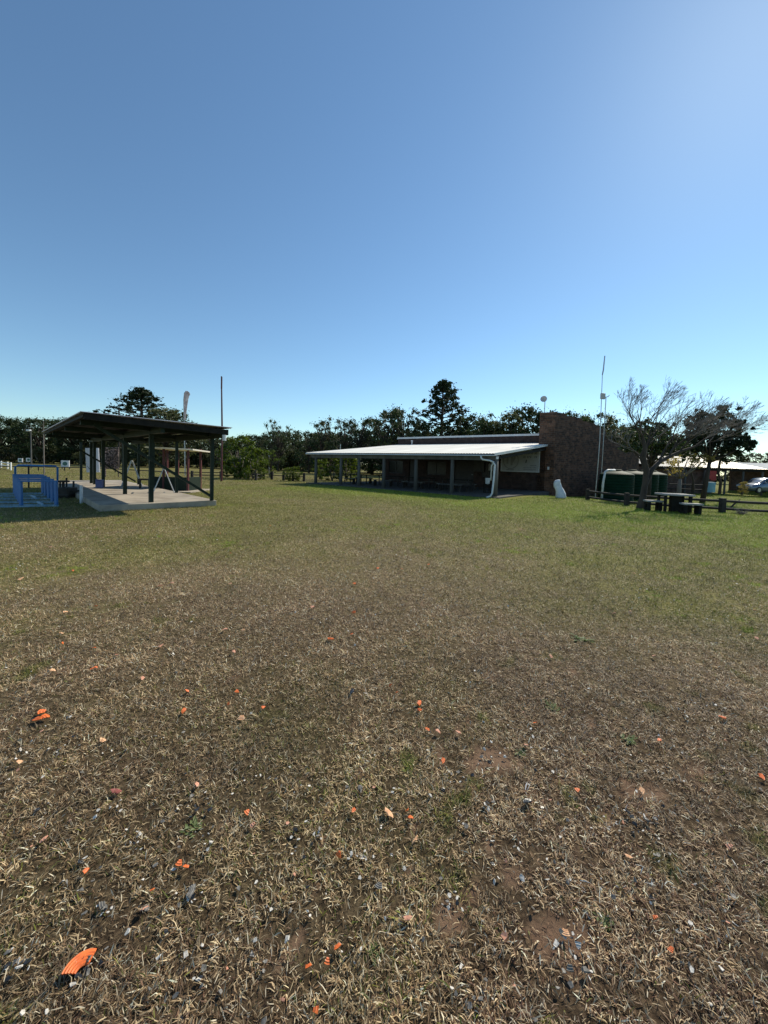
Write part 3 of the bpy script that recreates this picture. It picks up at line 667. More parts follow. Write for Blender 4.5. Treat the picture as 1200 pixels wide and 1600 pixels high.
m2=empty('antenna_mast',(15.9,27.2,-.36),'short mast with a small side bracket right of the square white box','antenna mast')
t2=D(947,620,27.2)-Vector((15.9,27.2,-.36)); MB().tube([(t2.x-.06,0,0),(t2.x,0,t2.z)],.028,8).build('mast',M['galv'],m2,world=False)
MB().tube([(t2.x-.35,0,t2.z-.1),(t2.x+.15,0,t2.z+.02),(t2.x+.22,0,t2.z+.12)],.025,6).build('bracket',M['galv'],m2,world=False)
# ------------------------------------------------------------ water tanks
def tank(x,y,r,h,label,first=None):
    z=gzf(x,y)
    if first:
        c=copy_tree(first); c.location=(x,y,z); c.scale=(r/1.05,r/1.05,h/1.95); c['label']=label; return c
    t=empty('water_tank',(x,y,z),label,'water tank','green ribbed water tanks')
    prof=[(.0,0),(1.03,0)]; k=9
    for i in range(k):
        z0=.02+i*.175; prof+=[(1.05,z0+.02),(1.05,z0+.13),(1.02,z0+.15),(1.02,z0+.165)]
    prof+=[(1.05,1.62),(1.03,1.70),(.93,1.76),(.30,1.93)]
    MB().lathe(prof,(0,0,0),40).build('tank_body',M['tank'],t,world=False,smooth=False)
    MB().lathe([(.30,1.92),(.30,1.99),(.26,2.01),(0,2.02)],(0,0,0),20).build('lid',M['tank'],t,world=False)
    return t
KIDS={}
t0=D(962,775,26.6); tk=tank(t0.x,26.6,1.05,1.95,'nearest dark green ribbed water tank, with the white inlet pipe at its left')
reg(tk); tk.scale=(1,1,2.1/1.95)
for (px,Y,r,lab) in ((986,28.6,1.0,'second green ribbed water tank, partly hidden behind the nearest one and the tree trunk'),(1004,30.6,1.0,'third green ribbed water tank, directly behind the leaning tree limb'),(1018,32.8,1.05,'rightmost and farthest green ribbed water tank'),(947,28.6,.55,'small green tank in the gap between the brick wall and the nearest tank')):
    p=D(px,775,Y); tank(p.x,Y,r,2.15 if px>950 else 1.6,lab,tk)
pp=D(941,775,25.3)
single('inlet_pipe',MB().tube([(pp.x-.04,25.3,-.3),(pp.x+.02,25.3,1.0),(pp.x+.12,25.3,1.62),(pp.x+.3,25.35,1.72),(pp.x+1.1,25.9,1.74)],.07,10),M['pipe'],(pp.x,25.3,-.3),'pale vertical pipe feeding the nearest green water tank','pipe',smooth=True)
# ------------------------------------------------------------ right hand rail fence
FP=[G(918,781),G(979,790),G(1128,801),G(1215,806)]
def fence(posts,ph,rails,name,label,group=None,pr=.09,rr=.045,ext=None,m='black',square=True):
    o=empty(name,(posts[0].x,posts[0].y,0),label,'fence',group)
    for p in posts:
        z=gzf(p.x,p.y)
        mb=MB().box((p.x,p.y,z+ph/2-.1),(pr*2,pr*2,ph+.2)) if square else MB().tube([(p.x,p.y,z-.2),(p.x,p.y,z+ph)],pr,8)
        mb.build('post',M[m],o)
    for h in rails:
        for a,b in zip(posts[:-1],posts[1:]):
            MB().tube([(a.x,a.y,gzf(a.x,a.y)+h),((a.x+b.x)/2,(a.y+b.y)/2,(gzf(a.x,a.y)+gzf(b.x,b.y))/2+h-.015),(b.x,b.y,gzf(b.x,b.y)+h)],rr,8).build('rail',M[m],o)
    return o
fence(FP,.62,(.17,.50),'rail_fence','dark pole rail fence with two rails passing behind the picnic table',rr=.055)
# ------------------------------------------------------------ picnic table and benches
P0=G(1052,800)
pt=empty('picnic_table',P0,'square concrete picnic table with thick slab legs by the bare tree','table',rz=R(-12))
MB().box((0,0,.74),(1.12,.9,.07)).build('table_top',M['conctop'],pt,world=False,bevel=.012)
for (x,y,w) in ((-.42,-.30,.10),(.42,.28,.10),(-.40,.32,.10),(.42,-.30,.12)): MB().box((x*1.08,y,.35),(w*.8,.12,.71)).build('leg',M['under'],pt,world=False,bevel=.008)  # concrete legs, the shade below the top put into a near-black colour
MB().box((.02,-.05,.35),(.36,.24,.70)).build('pedestal',M['under'],pt,world=False,bevel=.01)  # concrete too, darkened with the same painted shade
def cbench(px,py,L_,rz,label):
    p=G(px,py); o=empty('stone_bench',p,label,'bench','concrete benches at the picnic table',rz=rz)
    MB().box((0,0,.42),(L_,.42,.07)).build('seat',M['conctop'],o,world=False,bevel=.01)
    for x in (-L_*.36,L_*.36):
        mb=MB().box((x,-.12,.19),(.10,.12,.39)).box((x,.12,.19),(.10,.12,.39)).box((x,0,.33),(.10,.121,.10)).box((x,0,.06),(.10,.121,.12)); mb.build('leg',M['under'],o,world=False)  # bench legs: shade under the seat put into the colour
cbench(1020,798,.62,R(-8),'low concrete bench on the left side of the picnic table')
cbench(1079,804,.66,R(-14),'low concrete bench on the right side of the picnic table')
# ------------------------------------------------------------ pavilion
PA=R(45)
pv=empty('open_pavilion',(PAVC[0],PAVC[1],0),'open sided green steel shelter with a flat overhanging roof on a concrete slab','shelter',rz=PA)
def pvb(mb,name,m,par=None,**k): return mb.build(name,M[m],par or pv,world=False,**k)
pvb(MB().bb((0,0,-.2),(3.35,14.9,.2)),'floor_slab','conc',bevel=.02)
def pvl(w):   # world -> pavilion local
    dx=w.x-PAVC[0];dy=w.y-PAVC[1];k=.70711; return ((dx+dy)*k,(-dx+dy)*k)
LP=[pvl(G(px,py,.2)) for px,py in ((232,785),(190,772),(162,761),(146,755),(129,750))]
RP=[pvl(G(px,py,.2)) for px,py in ((332,782),(276,770),(215,757))]
print('LP',LP,'RP',RP)
lx=sum(p[0] for p in LP)/5; rx=sum(p[0] for p in RP)/3
rz0,rz1=2.68,2.62      # roof underside left/right
X0=-.5; X1=3.25; Y0=-1.1; Y1=11.6
RP.insert(2,(rx,7.2)); RP.append((rx,13.6))
for p in LP: pvb(MB().box((lx,p[1],1.32),(.12,.12,2.24)),'post','green')
for p in RP: pvb(MB().box((rx,p[1],1.32),(.10,.10,2.24)),'post','green')
def rz_(x): return rz0+(rz1-rz0)*(x-X0)/(X1-X0)
# cross beams, purlins, fascia
for p in LP[:4]: pvb(MB().beam((X0+.08,p[1],rz_(X0)-.10),(X1-.08,p[1],rz_(X1)-.10),.08,.16),'cross_beam','green')
pvb(MB().beam((lx,Y0+.1,2.47),(lx,Y1-.1,2.47),.10,.20),'long_beam','green'); pvb(MB().beam((rx,Y0+.1,2.45),(rx,Y1-.1,2.45),.10,.20),'long_beam','green')
fs=MB(); fs.beam((X0,Y0,rz_(X0)-.03),(X1,Y0,rz_(X1)-.09),.05,.16).beam((X1,Y0,rz_(X1)-.09),(X1,Y1,rz_(X1)-.09),.05,.18).beam((X0,Y0,rz_(X0)-.02),(X0,Y1,rz_(X0)-.02),.04,.07)
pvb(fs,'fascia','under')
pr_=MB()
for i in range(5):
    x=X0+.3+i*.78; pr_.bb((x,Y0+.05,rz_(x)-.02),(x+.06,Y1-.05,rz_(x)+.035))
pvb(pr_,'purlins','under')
lin=MB(); lin.add([(X0+.02,Y0+.04,rz0+.037),(X1-.02,Y0+.04,rz1+.037),(X1-.02,Y1-.04,rz1+.037),(X0+.02,Y1-.04,rz0+.037),(X0+.02,Y0+.04,rz0+.043),(X1-.02,Y0+.04,rz1+.043),(X1-.02,Y1-.04,rz1+.043),(X0+.02,Y1-.04,rz0+.043)],[(3,2,1,0),(4,5,6,7),(0,1,5,4),(1,2,6,5),(2,3,7,6),(3,0,4,7)]); pvb(lin,'underside_shade_sheet','under')  # added dark sheet that paints the shade under the roof
def corr_y(x0,x1,y0,y1,z0,z1,pitch=.17,amp=.018):
    mb=corr(y0,y1,x0,x1,z0,z1,pitch,amp)   # ribs run along x
    mb.v=[Vector((v.y,v.x,v.z)) for v in mb.v]; mb.f=[tuple(reversed(f)) for f in mb.f]; return mb
pvb(corr_y(X0-.08,X1+.12,Y0-.08,Y1+.08,rz0+.068,rz1+.068),'roof_sheet','roofg')
for yy in (RP[0][1]-.06,10.6): pvb(MB().beam((rx,yy,.33),(X0+.35,yy,2.52),.06,.08),'brace','green')
pvb(MB().box((lx,10.6,1.32),(.12,.12,2.24)),'post','green')
pvb(MB().tube([(X1-.12,Y0-.02,2.44),(X1-.12,Y0-.02,2.25)],.06,10),'drain_spout','pipe')
def pw(x,y,z=.2):
    k=.70711; return Vector((PAVC[0]+(x-y)*k,PAVC[1]+(x+y)*k,z))
# hanging white sheet board
bl_=D(135,738,23.2); br_=D(155,738,23.2); tl_=D(133,700,23.2); tr_=D(153,700,23.2)
hb=MB(); th=Vector((.03,.05,0)); q4=[bl_,br_,tr_,tl_]
hb.add(q4+[v+th for v in q4],[(0,1,2,3),(7,6,5,4),(0,4,5,1),(1,5,6,2),(2,6,7,3),(3,7,4,0)])
wb=empty('display_board',Vector((bl_.x,23.2,.2)),'tall plain white panel leaning between the far left posts of the shelter','panel')
hb.build('sheet',M['white'],wb); sd2=G(137,751,.2); MB().tube([(sd2.x,23.2,.2),(bl_.x+.05,23.22,bl_.z+.4)],.025,6).build('leg',M['black'],wb)
# mottled net panel
nt=MB(); q=random.Random(4); Yn=23.0
for i in range(330):
    px=q.uniform(166,184); py=q.uniform(701,732); c=D(px,py,Yn+q.uniform(-.1,.1)); nt.box(c,(q.uniform(.03,.10),.02,q.uniform(.03,.12)),ry=q.uniform(0,3))
for px in (165,185): nt.beam(D(px,699,Yn),D(px,745,Yn),.04,.04)
nt.beam(D(165,699.5,Yn),D(185,699.5,Yn),.04,.04)
nb=D(175,745,Yn)
single('net_screen',nt,mat('mottled_net',(.02,.015,.015),(.34,.26,.24),9,.9,contrast=(.45,.62)),Vector((nb.x,Yn,0)),'mottled brown netting screen hanging behind the far end of the shelter','netting')
# violet bin
vb=G(155.5,762,.2); single('storage_box',MB().bb((-.13,-.11,0),(.13,.11,.33)).bb((-.145,-.125,.33),(.145,.125,.37)),M['bluecloth'],vb,'violet blue plastic box on the slab beside the third left post','box',world=False,bevel=.02,rz=R(20))
# trestles
def trestle(p,h,w,sp,label,m='galv',rz=R(30)):
    o=empty('easel_trestle',p,label,'trestle','folding metal trestles in the shelter',rz=rz)
    for sx in (-1,1):
        for sy in (-1,1): MB().tube([(sx*sp,sy*w,0),(sx*.02,sy*w*.8,h)],.02,6).build('leg',M[m],o,world=False)
    MB().tube([(0,-w*1.2,h),(0,w*1.2,h)],.03,6).build('ridge_bar',M[m],o,world=False)
    for sx in (-1,1): MB().tube([(sx*sp*.75,-w,h*.25),(sx*sp*.75,w,h*.25)],.018,6).build('stretcher',M[m],o,world=False)
trestle(G(256,769,.2),.98,.30,.38,'pale metal A-frame trestle in front of the green shooting booth')
trestle(G(206,760,.2),1.25,.32,.42,'taller metal A-frame trestle near the far end of the slab')
single('side_stool',MB().bb((-.25,-.12,.38),(.25,.12,.45)).bb((-.22,-.1,0),(-.14,.1,.38)).bb((.14,-.1,0),(.22,.1,.38)),M['black'],G(226,763,.2),'small dark stool at the back edge of the shelter slab','stool',world=False,rz=R(30))
# booth behind
bt=empty('shooting_booth',Vector((-10.6,19.0,0)),'small open booth with dark green half walls and a thin slanted roof behind the shelter','booth')
Yb=19.0
def pz(px,py,Y=Yb): return D(px,py,Y)
b0=pz(237,766); b1=pz(294,767)
for px in (238,256,294):
    for dy in (0,1.3):
        t=pz(px,700); b=pz(px,766); MB().beam((t.x,Yb+dy,0),(t.x,Yb+dy,t.z),.09,.09).build('post',M['maroon'],bt)
lw=MB().bb((pz(238,740).x,Yb-.03,0.02),(pz(294,740).x,Yb+.03,pz(290,746).z)).bb((pz(294,740).x-.03,Yb+.03,.02),(pz(294,740).x+.03,Yb+1.3,pz(290,746).z)); lw.build('half_wall',M['green'],bt)
rf=MB(); a=pz(232,700);b=pz(306,704); rf.add([(a.x,Yb-.3,a.z),(b.x,Yb-.3,b.z),(b.x,Yb+1.7,b.z-.05),(a.x,Yb+1.7,a.z-.05),(a.x,Yb-.3,a.z+.07),(b.x,Yb-.3,b.z+.07),(b.x,Yb+1.7,b.z+.02),(a.x,Yb+1.7,a.z+.02)],[(0,3,2,1),(4,5,6,7),(0,1,5,4),(1,2,6,5),(2,3,7,6),(3,0,4,7)])
rf.build('roof',M['roofbeige'],bt)
MB().bb((pz(234,760).x-.2,Yb-.7,-.1),(pz(306,760).x+.1,Yb+1.7,.06)).build('floor_slab',M['conc'],bt)
# ------------------------------------------------------------ blue steel frames left of the shelter
kk=random.Random(3)
BL=[(33,793,88,792),(30,787,82,786.5),(27,781.5,76,781),(25,777,71,776.5),(23,773.5,67,773)]
for i,(ax,ay,bx,by) in enumerate(BL):
    a=G(ax,ay); b=G(bx,by); d=(b-a).normalized(); h=.80; up_=Vector((0,0,1)); lean=Vector((-.05,.04,0))
    pos=['nearest','second','middle','fourth','farthest'][i]
    o=empty('steel_trestle_frame',a,'blue square tube frame with long foot bar, %s of the row of five'%pos,'metal frame','blue steel frames left of the shelter')
    m='blue'
    MB().beam(a+up_*.06,a+up_*h+lean,.07,.07).build('upright',M[m],o)
    MB().beam(b+up_*.06,b+up_*h+lean,.07,.07).build('upright',M[m],o)
    MB().beam(a+up_*h+lean-d*.05,b+up_*h+lean+d*.05,.06,.05).build('top_bar',M[m],o)
    MB().beam(a-d*2.8+up_*.03,b+d*.06+up_*.03,.06,.05).build('foot_bar',M['bluel'],o)
    MB().beam(a-d*2.8+up_*.03+Vector((-.35,.38,0)),b+up_*.03+Vector((-.35,.38,0)),.05,.04).build('foot_bar',M['bluel'],o)
    if i in (0,2): MB().beam(a+d*.5+up_*.08,a+d*.5+up_*.08+Vector((-.7,.6,0)),.05,.05).build('spacer_bar',M['bluel'],o)
# tall dark frame behind them
a=G(24,762);b=G(90,762); o=empty('tube_rail',a,'dark blue bent tube rail standing tallest behind the blue frames','rail')
MB().tube([a,a+Vector((0,0,1.0)),a+Vector((.1,.05,1.08)),b+Vector((-.1,0,1.08)),b+Vector((0,0,1.0)),b],.045,8).build('bent_tube',M['blue'],o,smooth=True)
MB().tube([a+Vector((.6,.05,1.08)),a+Vector((.6,.05,0))],.035,8).build('upright',M['black'],o)
for i,(px,py,h) in enumerate(((94,771,.55),(104,768,.62),(115,772,.55),(127,787,.62))):
    p=G(px,py); single('stake',MB().tube([(0,0,-.1),(0,0,h)],.035 if i<3 else .045,8),M['black' if i<3 else 'pipe'],p,['short dark stake right behind the blue frames','second dark stake between the blue frames and the slab','third dark stake at the slab edge','pale short pipe standing against the slab side'][i],'stake',world=False)
single('trap_machine',MB().box((0,0,.2),(.5,.5,.4)).box((.3,0,.28),(.5,.12,.08),rz=.4).tube([(-.1,0,.4),(-.1,0,.6)],.05,8).lathe([(0,0),(.2,0),(.2,.06),(0,.06)],(-.1,0,.6),16).box((0,-.3,.12),(.7,.06,.08)),M['black'],G(103,778),'dark squat machine in the shade between the blue frames and the slab','machine',world=False,bevel=.02)
# ------------------------------------------------------------ poles, banner
fp=G(346,752); fpo=empty('flagpole',fp,'tall thin maroon pole rising beside the right end of the shelter','pole')
ft=D(346,588,fp.y)
MB().tube([(fp.x,fp.y,0),(fp.x+.0,fp.y,ft.z*.5),(ft.x,fp.y,ft.z)],[.085,.07,.05],8).build('pole',M['maroon'],fpo)
MB().box((ft.x+.02,fp.y,ft.z-.5),(.10,.06,.9)).build('furled_pennant',M['maroon'],fpo)
gb=G(290,743.5); fb_=empty('feather_banner',gb,'tall grey white feather banner on a thin pole behind the shelter','banner')
Yg=gb.y; def_=[(289.5,745),(288.5,690),(287.5,650),(287,625),(288,614),(291,610.5)]
MB().tube([D(a,b,Yg) for a,b in def_],[.06,.05,.045,.04,.03,.03],6).build('pole',M['galv'],fb_)
L1=[(288,656),(287,640),(286.7,625),(287.3,615),(290,610.8),(293,611),(296,613.5),(297,616.5),(295.5,618.5),(294,624),(292.5,634),(291,646),(289.6,656)]
bn=MB(); pts=[D(a,b,Yg-.08) for a,b in L1]; n=len(pts)
bn.add(pts+[p+Vector((0,.03,0)) for p in pts],[tuple(range(n-1,-1,-1)),tuple(range(n,2*n))]+[(i,(i+1)%n,n+(i+1)%n,n+i) for i in range(n)])
bn.build('banner_cloth',M['banner'],fb_)
lp=G(49,731.5); lo=empty('light_pole',lp,'slim pole with a small lamp head in front of the far trees','lamp post'); Yl=lp.y
lt=D(48,673,Yl); MB().tube([(lp.x,Yl,0),(lt.x,Yl,lt.z)],[.09,.06],8).build('pole',M['post'],lo)
MB().box((lt.x-.25,Yl,lt.z+.02),(.45,.3,.22)).build('lamp_head',M['pipe'],lo,bevel=.05)
tp=G(69,741); tt=D(68,657,tp.y); single('thin_pole',MB().tube([(tp.x,tp.y,0),(tt.x,tp.y,tt.z*.6),(tt.x,tp.y,tt.z)],[.05,.045,.02],8),M['barkg'],tp,'bare thin pole right of the lamp post, touching the shelter roof corner','pole')
tp=G(421,746.5); tt=D(420,703,tp.y); single('thin_pole',MB().tube([(tp.x,tp.y,0),(tt.x,tp.y,tt.z)],[.05,.04],8),M['galv'],tp,'short grey pole in front of the small tree by the far rail fence','pole')
tp=D(532,742,48); tt=D(532,694,48); single('thin_pole',MB().tube([(tp.x,48,0),(tt.x,48,tt.z)],[.08,.06],8),M['galv'],Vector((tp.x,48,0)),'pale pole top showing just above the left end of the white roof','pole')
# small dark pole left of pine
p=D(186,650,60); b=Vector((p.x,60,0)); single('thin_pole',MB().tube([(p.x,60,0),(D(186,640,60).x,60,D(186,639,60).z)],[.12,.1],6),M['black'],b,'dark post top seen over the shelter roof beside the big pine','pole')
# ------------------------------------------------------------ far field: targets, fences
def target(px,py,w,h,label,Y=None):
    p=G(px,py+9); Y=p.y
    c=D(px,py,Y); s=Y/F; W2=w*s; H2=h*s
    o=empty('target_board',Vector((c.x,Y,0)),label,'target board','round faced target boards on the far field')
    MB().box((c.x,Y,c.z),(W2,.10,H2)).build('board',M['white'],o)
    n=24; mb=MB(); r=H2*.30
    mb.add([(c.x+r*1.25*math.cos(2*math.pi*i/n),Y-.056,c.z+r*math.sin(2*math.pi*i/n)) for i in range(n)]+[(c.x,Y-.062,c.z)],[(i,(i+1)%n,n) for i in range(n)]); mb.build('target_face',M['targ'],o)
    for sx in (-1,1): MB().beam((c.x+sx*W2*.46,Y+.08,0),(c.x+sx*W2*.46,Y+.08,c.z+H2*.5),.07,.07).build('leg',M['black'],o)
target(102,724.5,12.5,10,'nearest white target board with a dark green oval, left of the shelter')
target(45,718.5,8,6,'small white target board just left of the slim lamp post')
target(32,719,7,6,'leftmost small white target board before the far trees')
pts=[G(px,py) for px,py in ((-30,734),(24,735),(60,735.5),(101,736),(140,736.5),(180,738.5),(235,742),(300,746))]
fence(pts,.45,(.40,),'low_rail','single low dark rail running across the far field',pr=.05,rr=.05,square=False)
pts=[G(px,py) for px,py in ((300,746),(345,747),(367,747),(388,748.5),(400,751),(412,749.5),(425,749.5))]
fence(pts,.62,(.25,.5),'rail_fence','dark post and rail fence left of the small trees on the far field',pr=.09,rr=.04)
pts=[G(px,py) for px,py in ((425,749.5),(443,751),(458,752),(475,752.5),(484,757)) ]
fence(pts[:4],.75,(.42,),'rail_fence','dark post and rail fence running up to the left end of the veranda',pr=.10,rr=.04)
pts=[G(px,py) for px,py in ((-12,729),(2,731),(12,733),(17,735))]
fence(pts,.8,(.35,.65),'white_fence','short white painted rail fence at the far left edge','', .05,.05,m='white_paint')
pts=[D(px,724,88) for px in (330,380,430,480,530)]
for p_ in pts: p_.z=0
fence(pts,.9,(.8,),'white_fence','thin pale rail along the foot of the far trees left of the clubhouse',None,.05,.05,m='coping')
# ------------------------------------------------------------ trees
def leafmesh(name,centers,radii,nper,size,m,seed,flat=.7,squash=1.):
    rng=np.random.default_rng(seed); P=[];
    cen=np.repeat(np.array(centers),nper,0); rad=np.repeat(np.array(radii),nper)
    n=len(cen); d=rng.normal(size=(n,3)); d/=np.linalg.norm(d,axis=1)[:,None]
    r=np.clip(np.abs(rng.normal(0,.62,n)),.05,1.7); p=cen+d*(r*rad)[:,None]*np.array([1,1,flat])
    a=rng.normal(size=(n,3)); a/=np.linalg.norm(a,axis=1)[:,None]; b=np.cross(a,rng.normal(size=(n,3))); b/=np.linalg.norm(b,axis=1)[:,None]
    s=(size*(.55+.9*rng.random(n)))[:,None]
    V=np.stack([p-a*s*.5,p+b*s*.32,p+a*s*.6,p-b*s*.32],1).astype(np.float32)
    me=bpy.data.meshes.new(name); me.vertices.add(4*n); me.vertices.foreach_set('co',V.ravel())
    me.loops.add(4*n); me.loops.foreach_set('vertex_index',np.arange(4*n,dtype=np.int32))
    me.polygons.add(n); me.polygons.foreach_set('loop_start',np.arange(0,4*n,4,dtype=np.int32)); me.polygons.foreach_set('loop_total',np.full(n,4,np.int32))
    me.update(calc_edges=True); me.materials.append(m); return me
def mkmesh(name,mb,m,smooth=True):
    o=mesh_obj(name,mb.v,mb.f,m,None,smooth); me=o.data; bpy.data.objects.remove(o); return me
def tree_proto(kind,seed):
    """unit trees 10 m tall: (trunk mesh, crown mesh)"""
    q=random.Random(seed); mb=MB(); C=[];Rr=[]
    if kind=='round':
        mb.tube([(0,0,-.3),(.1,0,1.5),(-.1,.1,3.5),(.1,0,6)],[.28,.24,.18,.08],8)
        for i in range(78):
            a=q.uniform(0,6.28); z=q.uniform(.9,9.4); rr=3.3*math.sqrt(max(.05,1-((z-5.0)/4.9)**2))*q.uniform(.35,1.0)
            C.append((rr*math.cos(a),rr*math.sin(a),z)); Rr.append(q.uniform(.4,1.25))
            if i%3==0: mb.tube([(0,0,z*.5),(rr*.5*math.cos(a),rr*.5*math.sin(a),z*.75),(C[-1])],[.11,.07,.02],5)
        return mkmesh('trunk',mb,M['bark']),leafmesh('crown',C,Rr,115,.25,None,seed,.8)
    if kind=='open':
        lean=q.uniform(-.6,.6); mb.tube([(0,0,-.3),(.1,0,2.5),(lean*.5,.1,5),(lean,0,8)],[.24,.2,.14,.05],8)
        for i in range(44):
            a=q.uniform(0,6.28); z=q.uniform(3.2,9.7) if i%4 else q.uniform(.6,3.5); rr=3.4*math.sqrt(max(.1,1-((z-6)/5.2)**2))*q.uniform(.45,1.05)
            c=(lean*z/8+rr*math.cos(a),rr*math.sin(a),z); C.append(c); Rr.append(q.uniform(.5,1.15))
            mb.tube([(lean*z*.06,0,z*.55),(c[0]*.55,c[1]*.55,z*.82),c],[.1,.06,.02],5)
        return mkmesh('trunk',mb,M['bark']),leafmesh('crown',C,Rr,85,.24,None,seed,.75)
    if kind=='pine':
        mb.tube([(0,0,-.3),(.05,0,4),(0,0,9.6)],[.26,.18,.04],8)
        for i in range(52):
            z=2.6+7.0*(i/52)**.9; a=i*2.4+q.uniform(-.3,.3); prof=min((9.9-z)*.62,2.9)*(.6 if z<3.5 else 1); rr=prof*q.uniform(.75,1.12)
            tip=(rr*math.cos(a),rr*math.sin(a),z+rr*.35); mb.tube([(0,0,z),(rr*.5*math.cos(a),rr*.5*math.sin(a),z+rr*.12),tip],[.06,.04,.015],5)
            for t in (.45,.75,1.0): C.append((tip[0]*t+q.uniform(-.2,.2),tip[1]*t+q.uniform(-.2,.2),z+rr*.35*t+q.uniform(-.1,.15))); Rr.append(q.uniform(.26,.48))
        return mkmesh('trunk',mb,M['bark']),leafmesh('crown',C,Rr,48,.22,None,seed,.7)
    if kind=='bush':
        for i in range(6):
            a=q.uniform(0,6.28); mb.tube([(0,0,-.1),(1.2*math.cos(a),1.2*math.sin(a),3),(2.2*math.cos(a),2.2*math.sin(a),6)],[.16,.11,.03],5)
        for i in range(60):
            a=q.uniform(0,6.28); z=q.uniform(.6,9.4); rr=4.0*math.sqrt(max(.05,1-((z-4.6)/5.2)**2))*q.uniform(.3,1.05)
            C.append((rr*math.cos(a),rr*math.sin(a),z)); Rr.append(q.uniform(.6,1.25))
        return mkmesh('trunk',mb,M['barkg']),leafmesh('crown',C,Rr,170,.34,None,seed,.6)
PR={('round',i):tree_proto('round',40+i) for i in range(4)}
PR.update({('open',i):tree_proto('open',60+i) for i in range(4)})
PR.update({('pine',i):tree_proto('pine',80+i) for i in range(2)})
PR.update({('bush',i):tree_proto('bush',90+i) for i in range(3)})
leafcache={}
def tree(px,topy,Y,kind,var,leaf,wid=1.,label='',group=None,base=0,rz=None,name='tree'):
    t=D(px,topy,Y); h=t.z-base; s=h/10.; tm,cm=PR[(kind,var)]
    key=(kind,var,leaf)
    if key not in leafcache:
        me=cm.copy(); me.materials.clear(); me.materials.append(M[leaf]); me.name='crown'; leafcache[key]=me
    o=empty(name,(t.x,Y,base),label,'tree' if 'bush' not in name else 'bush',group,rz=rz if rz is not None else tr.uniform(0,6.28)); o.scale=(s*wid,s*wid,s)
    a=bpy.data.objects.new('trunk',tm); COL.objects.link(a); a.parent=o
    b=bpy.data.objects.new('crown',leafcache[key]); COL.objects.link(b); b.parent=o
    return o
tr=random.Random(17)
ORD=['first','second','third','fourth','fifth','sixth','seventh','eighth','ninth','tenth','eleventh','twelfth','thirteenth','fourteenth','fifteenth','sixteenth']
def skylab(px,kd,lf,marks,cnt={}):
    m=min(marks,key=lambda t:abs(t[0]-px)); side='left' if px<m[0] else 'right'
    return m,side,('airy' if kd=='open' else 'rounded')+(' olive' if lf=='leafo' else ' dark green')
def label_row(items,marks,tail):
    out={}
    for m in marks:
        for sd in (-1,1):
            g=sorted([t for t in items if min(marks,key=lambda k:abs(k[0]-t[0]))==m and (t[0]-m[0])*sd>0],key=lambda t:abs(t[0]-m[0]))
            for k,(px,kd,lf) in enumerate(g):
                out[px]='%s %s tree, %s %s of %s %s'%('airy' if kd=='open' else 'rounded','olive' if lf=='leafo' else 'dark',ORD[k],'left' if sd<0 else 'right',m[1],tail)
    return out
GL='dark trees of the wooded belt left of the clubhouse'; GB='dark trees standing behind the clubhouse'; GR='dark trees behind the low shed'
LL='dark evergreen tree in the continuous wooded belt beyond the far field'
# front row far left
top=[(-60,650),(-30,640),(0,646),(17,652),(33,654),(48,648),(62,658),(78,654),(95,654),(112,650),(130,650),(150,655),(170,655),(195,648),(240,645),(258,637),(276,640),(296,656),(314,668),(330,672),(346,682),(362,680),(378,684),(396,676),(414,682),(440,672),(455,668),(470,676),(486,684),(502,676),(520,680),(540,686)]
its=[(px,tr.choice(['round','round','round','open']),'leafd' if tr.random()<.7 else 'leafo') for px,ty in top]
labs=label_row(its,[(50.5,'the lamp post'),(222.5,'the broad pine'),(351,'the maroon pole'),(437.5,'the tall airy tree')],'in the far belt')
for i,(px,ty) in enumerate(top):
    kd,lf=its[i][1:]
    tree(px,ty+tr.uniform(-2,3),tr.uniform(76,86) ,kd,tr.randrange(4),lf,tr.uniform(.9,1.25),labs[px],GL,name='evergreen_tree')
MK1=[(50.5,'the lamp post'),(222.5,'the broad pine'),(351,'the maroon pole'),(437.5,'the tall airy tree')]
bl1=label_row([(-80+i*25,'round','leafd') for i in range(26)],MK1,'in the back row')
for i in range(26):   # back row filling the gaps
    px=-80+i*25; tree(px,tr.uniform(672,690),tr.uniform(92,104),'round',tr.randrange(4),'leafd',1.5,bl1[px].replace('rounded dark','low broad dark'),GL,name='evergreen_tree')
bl2=label_row([(-60+i*20.5,'round','leafd') for i in range(30)],MK1,'at the wood foot')
for i in range(30):   # understorey
    px=-60+i*20.5; tree(px,tr.uniform(698,708),tr.uniform(72,80),'bush',tr.randrange(3),tr.choice(['leafd','leafo']),1.5,bl2[px].replace('rounded dark tree','low dark shrub'),'low shrubs under the far trees',name='shrub_bush')
tree(221,603,74,'pine',1,'leafp',1.5,'broad dark pine standing above the shelter roof at left',name='pine_tree')
tree(262,634,70,'round',2,'leafo',1.4,'rounded olive tree right of the broad pine, behind the shelter roof',name='evergreen_tree')
tree(436,655,66,'open',1,'leafd',.75,'tall airy tree with separate leaf clumps left of the clubhouse',name='airy_tree')
tree(426,656,68,'open',3,'leafd',.6,'airy tree whose crown joins the left side of the tall one with separate clumps',name='airy_tree')
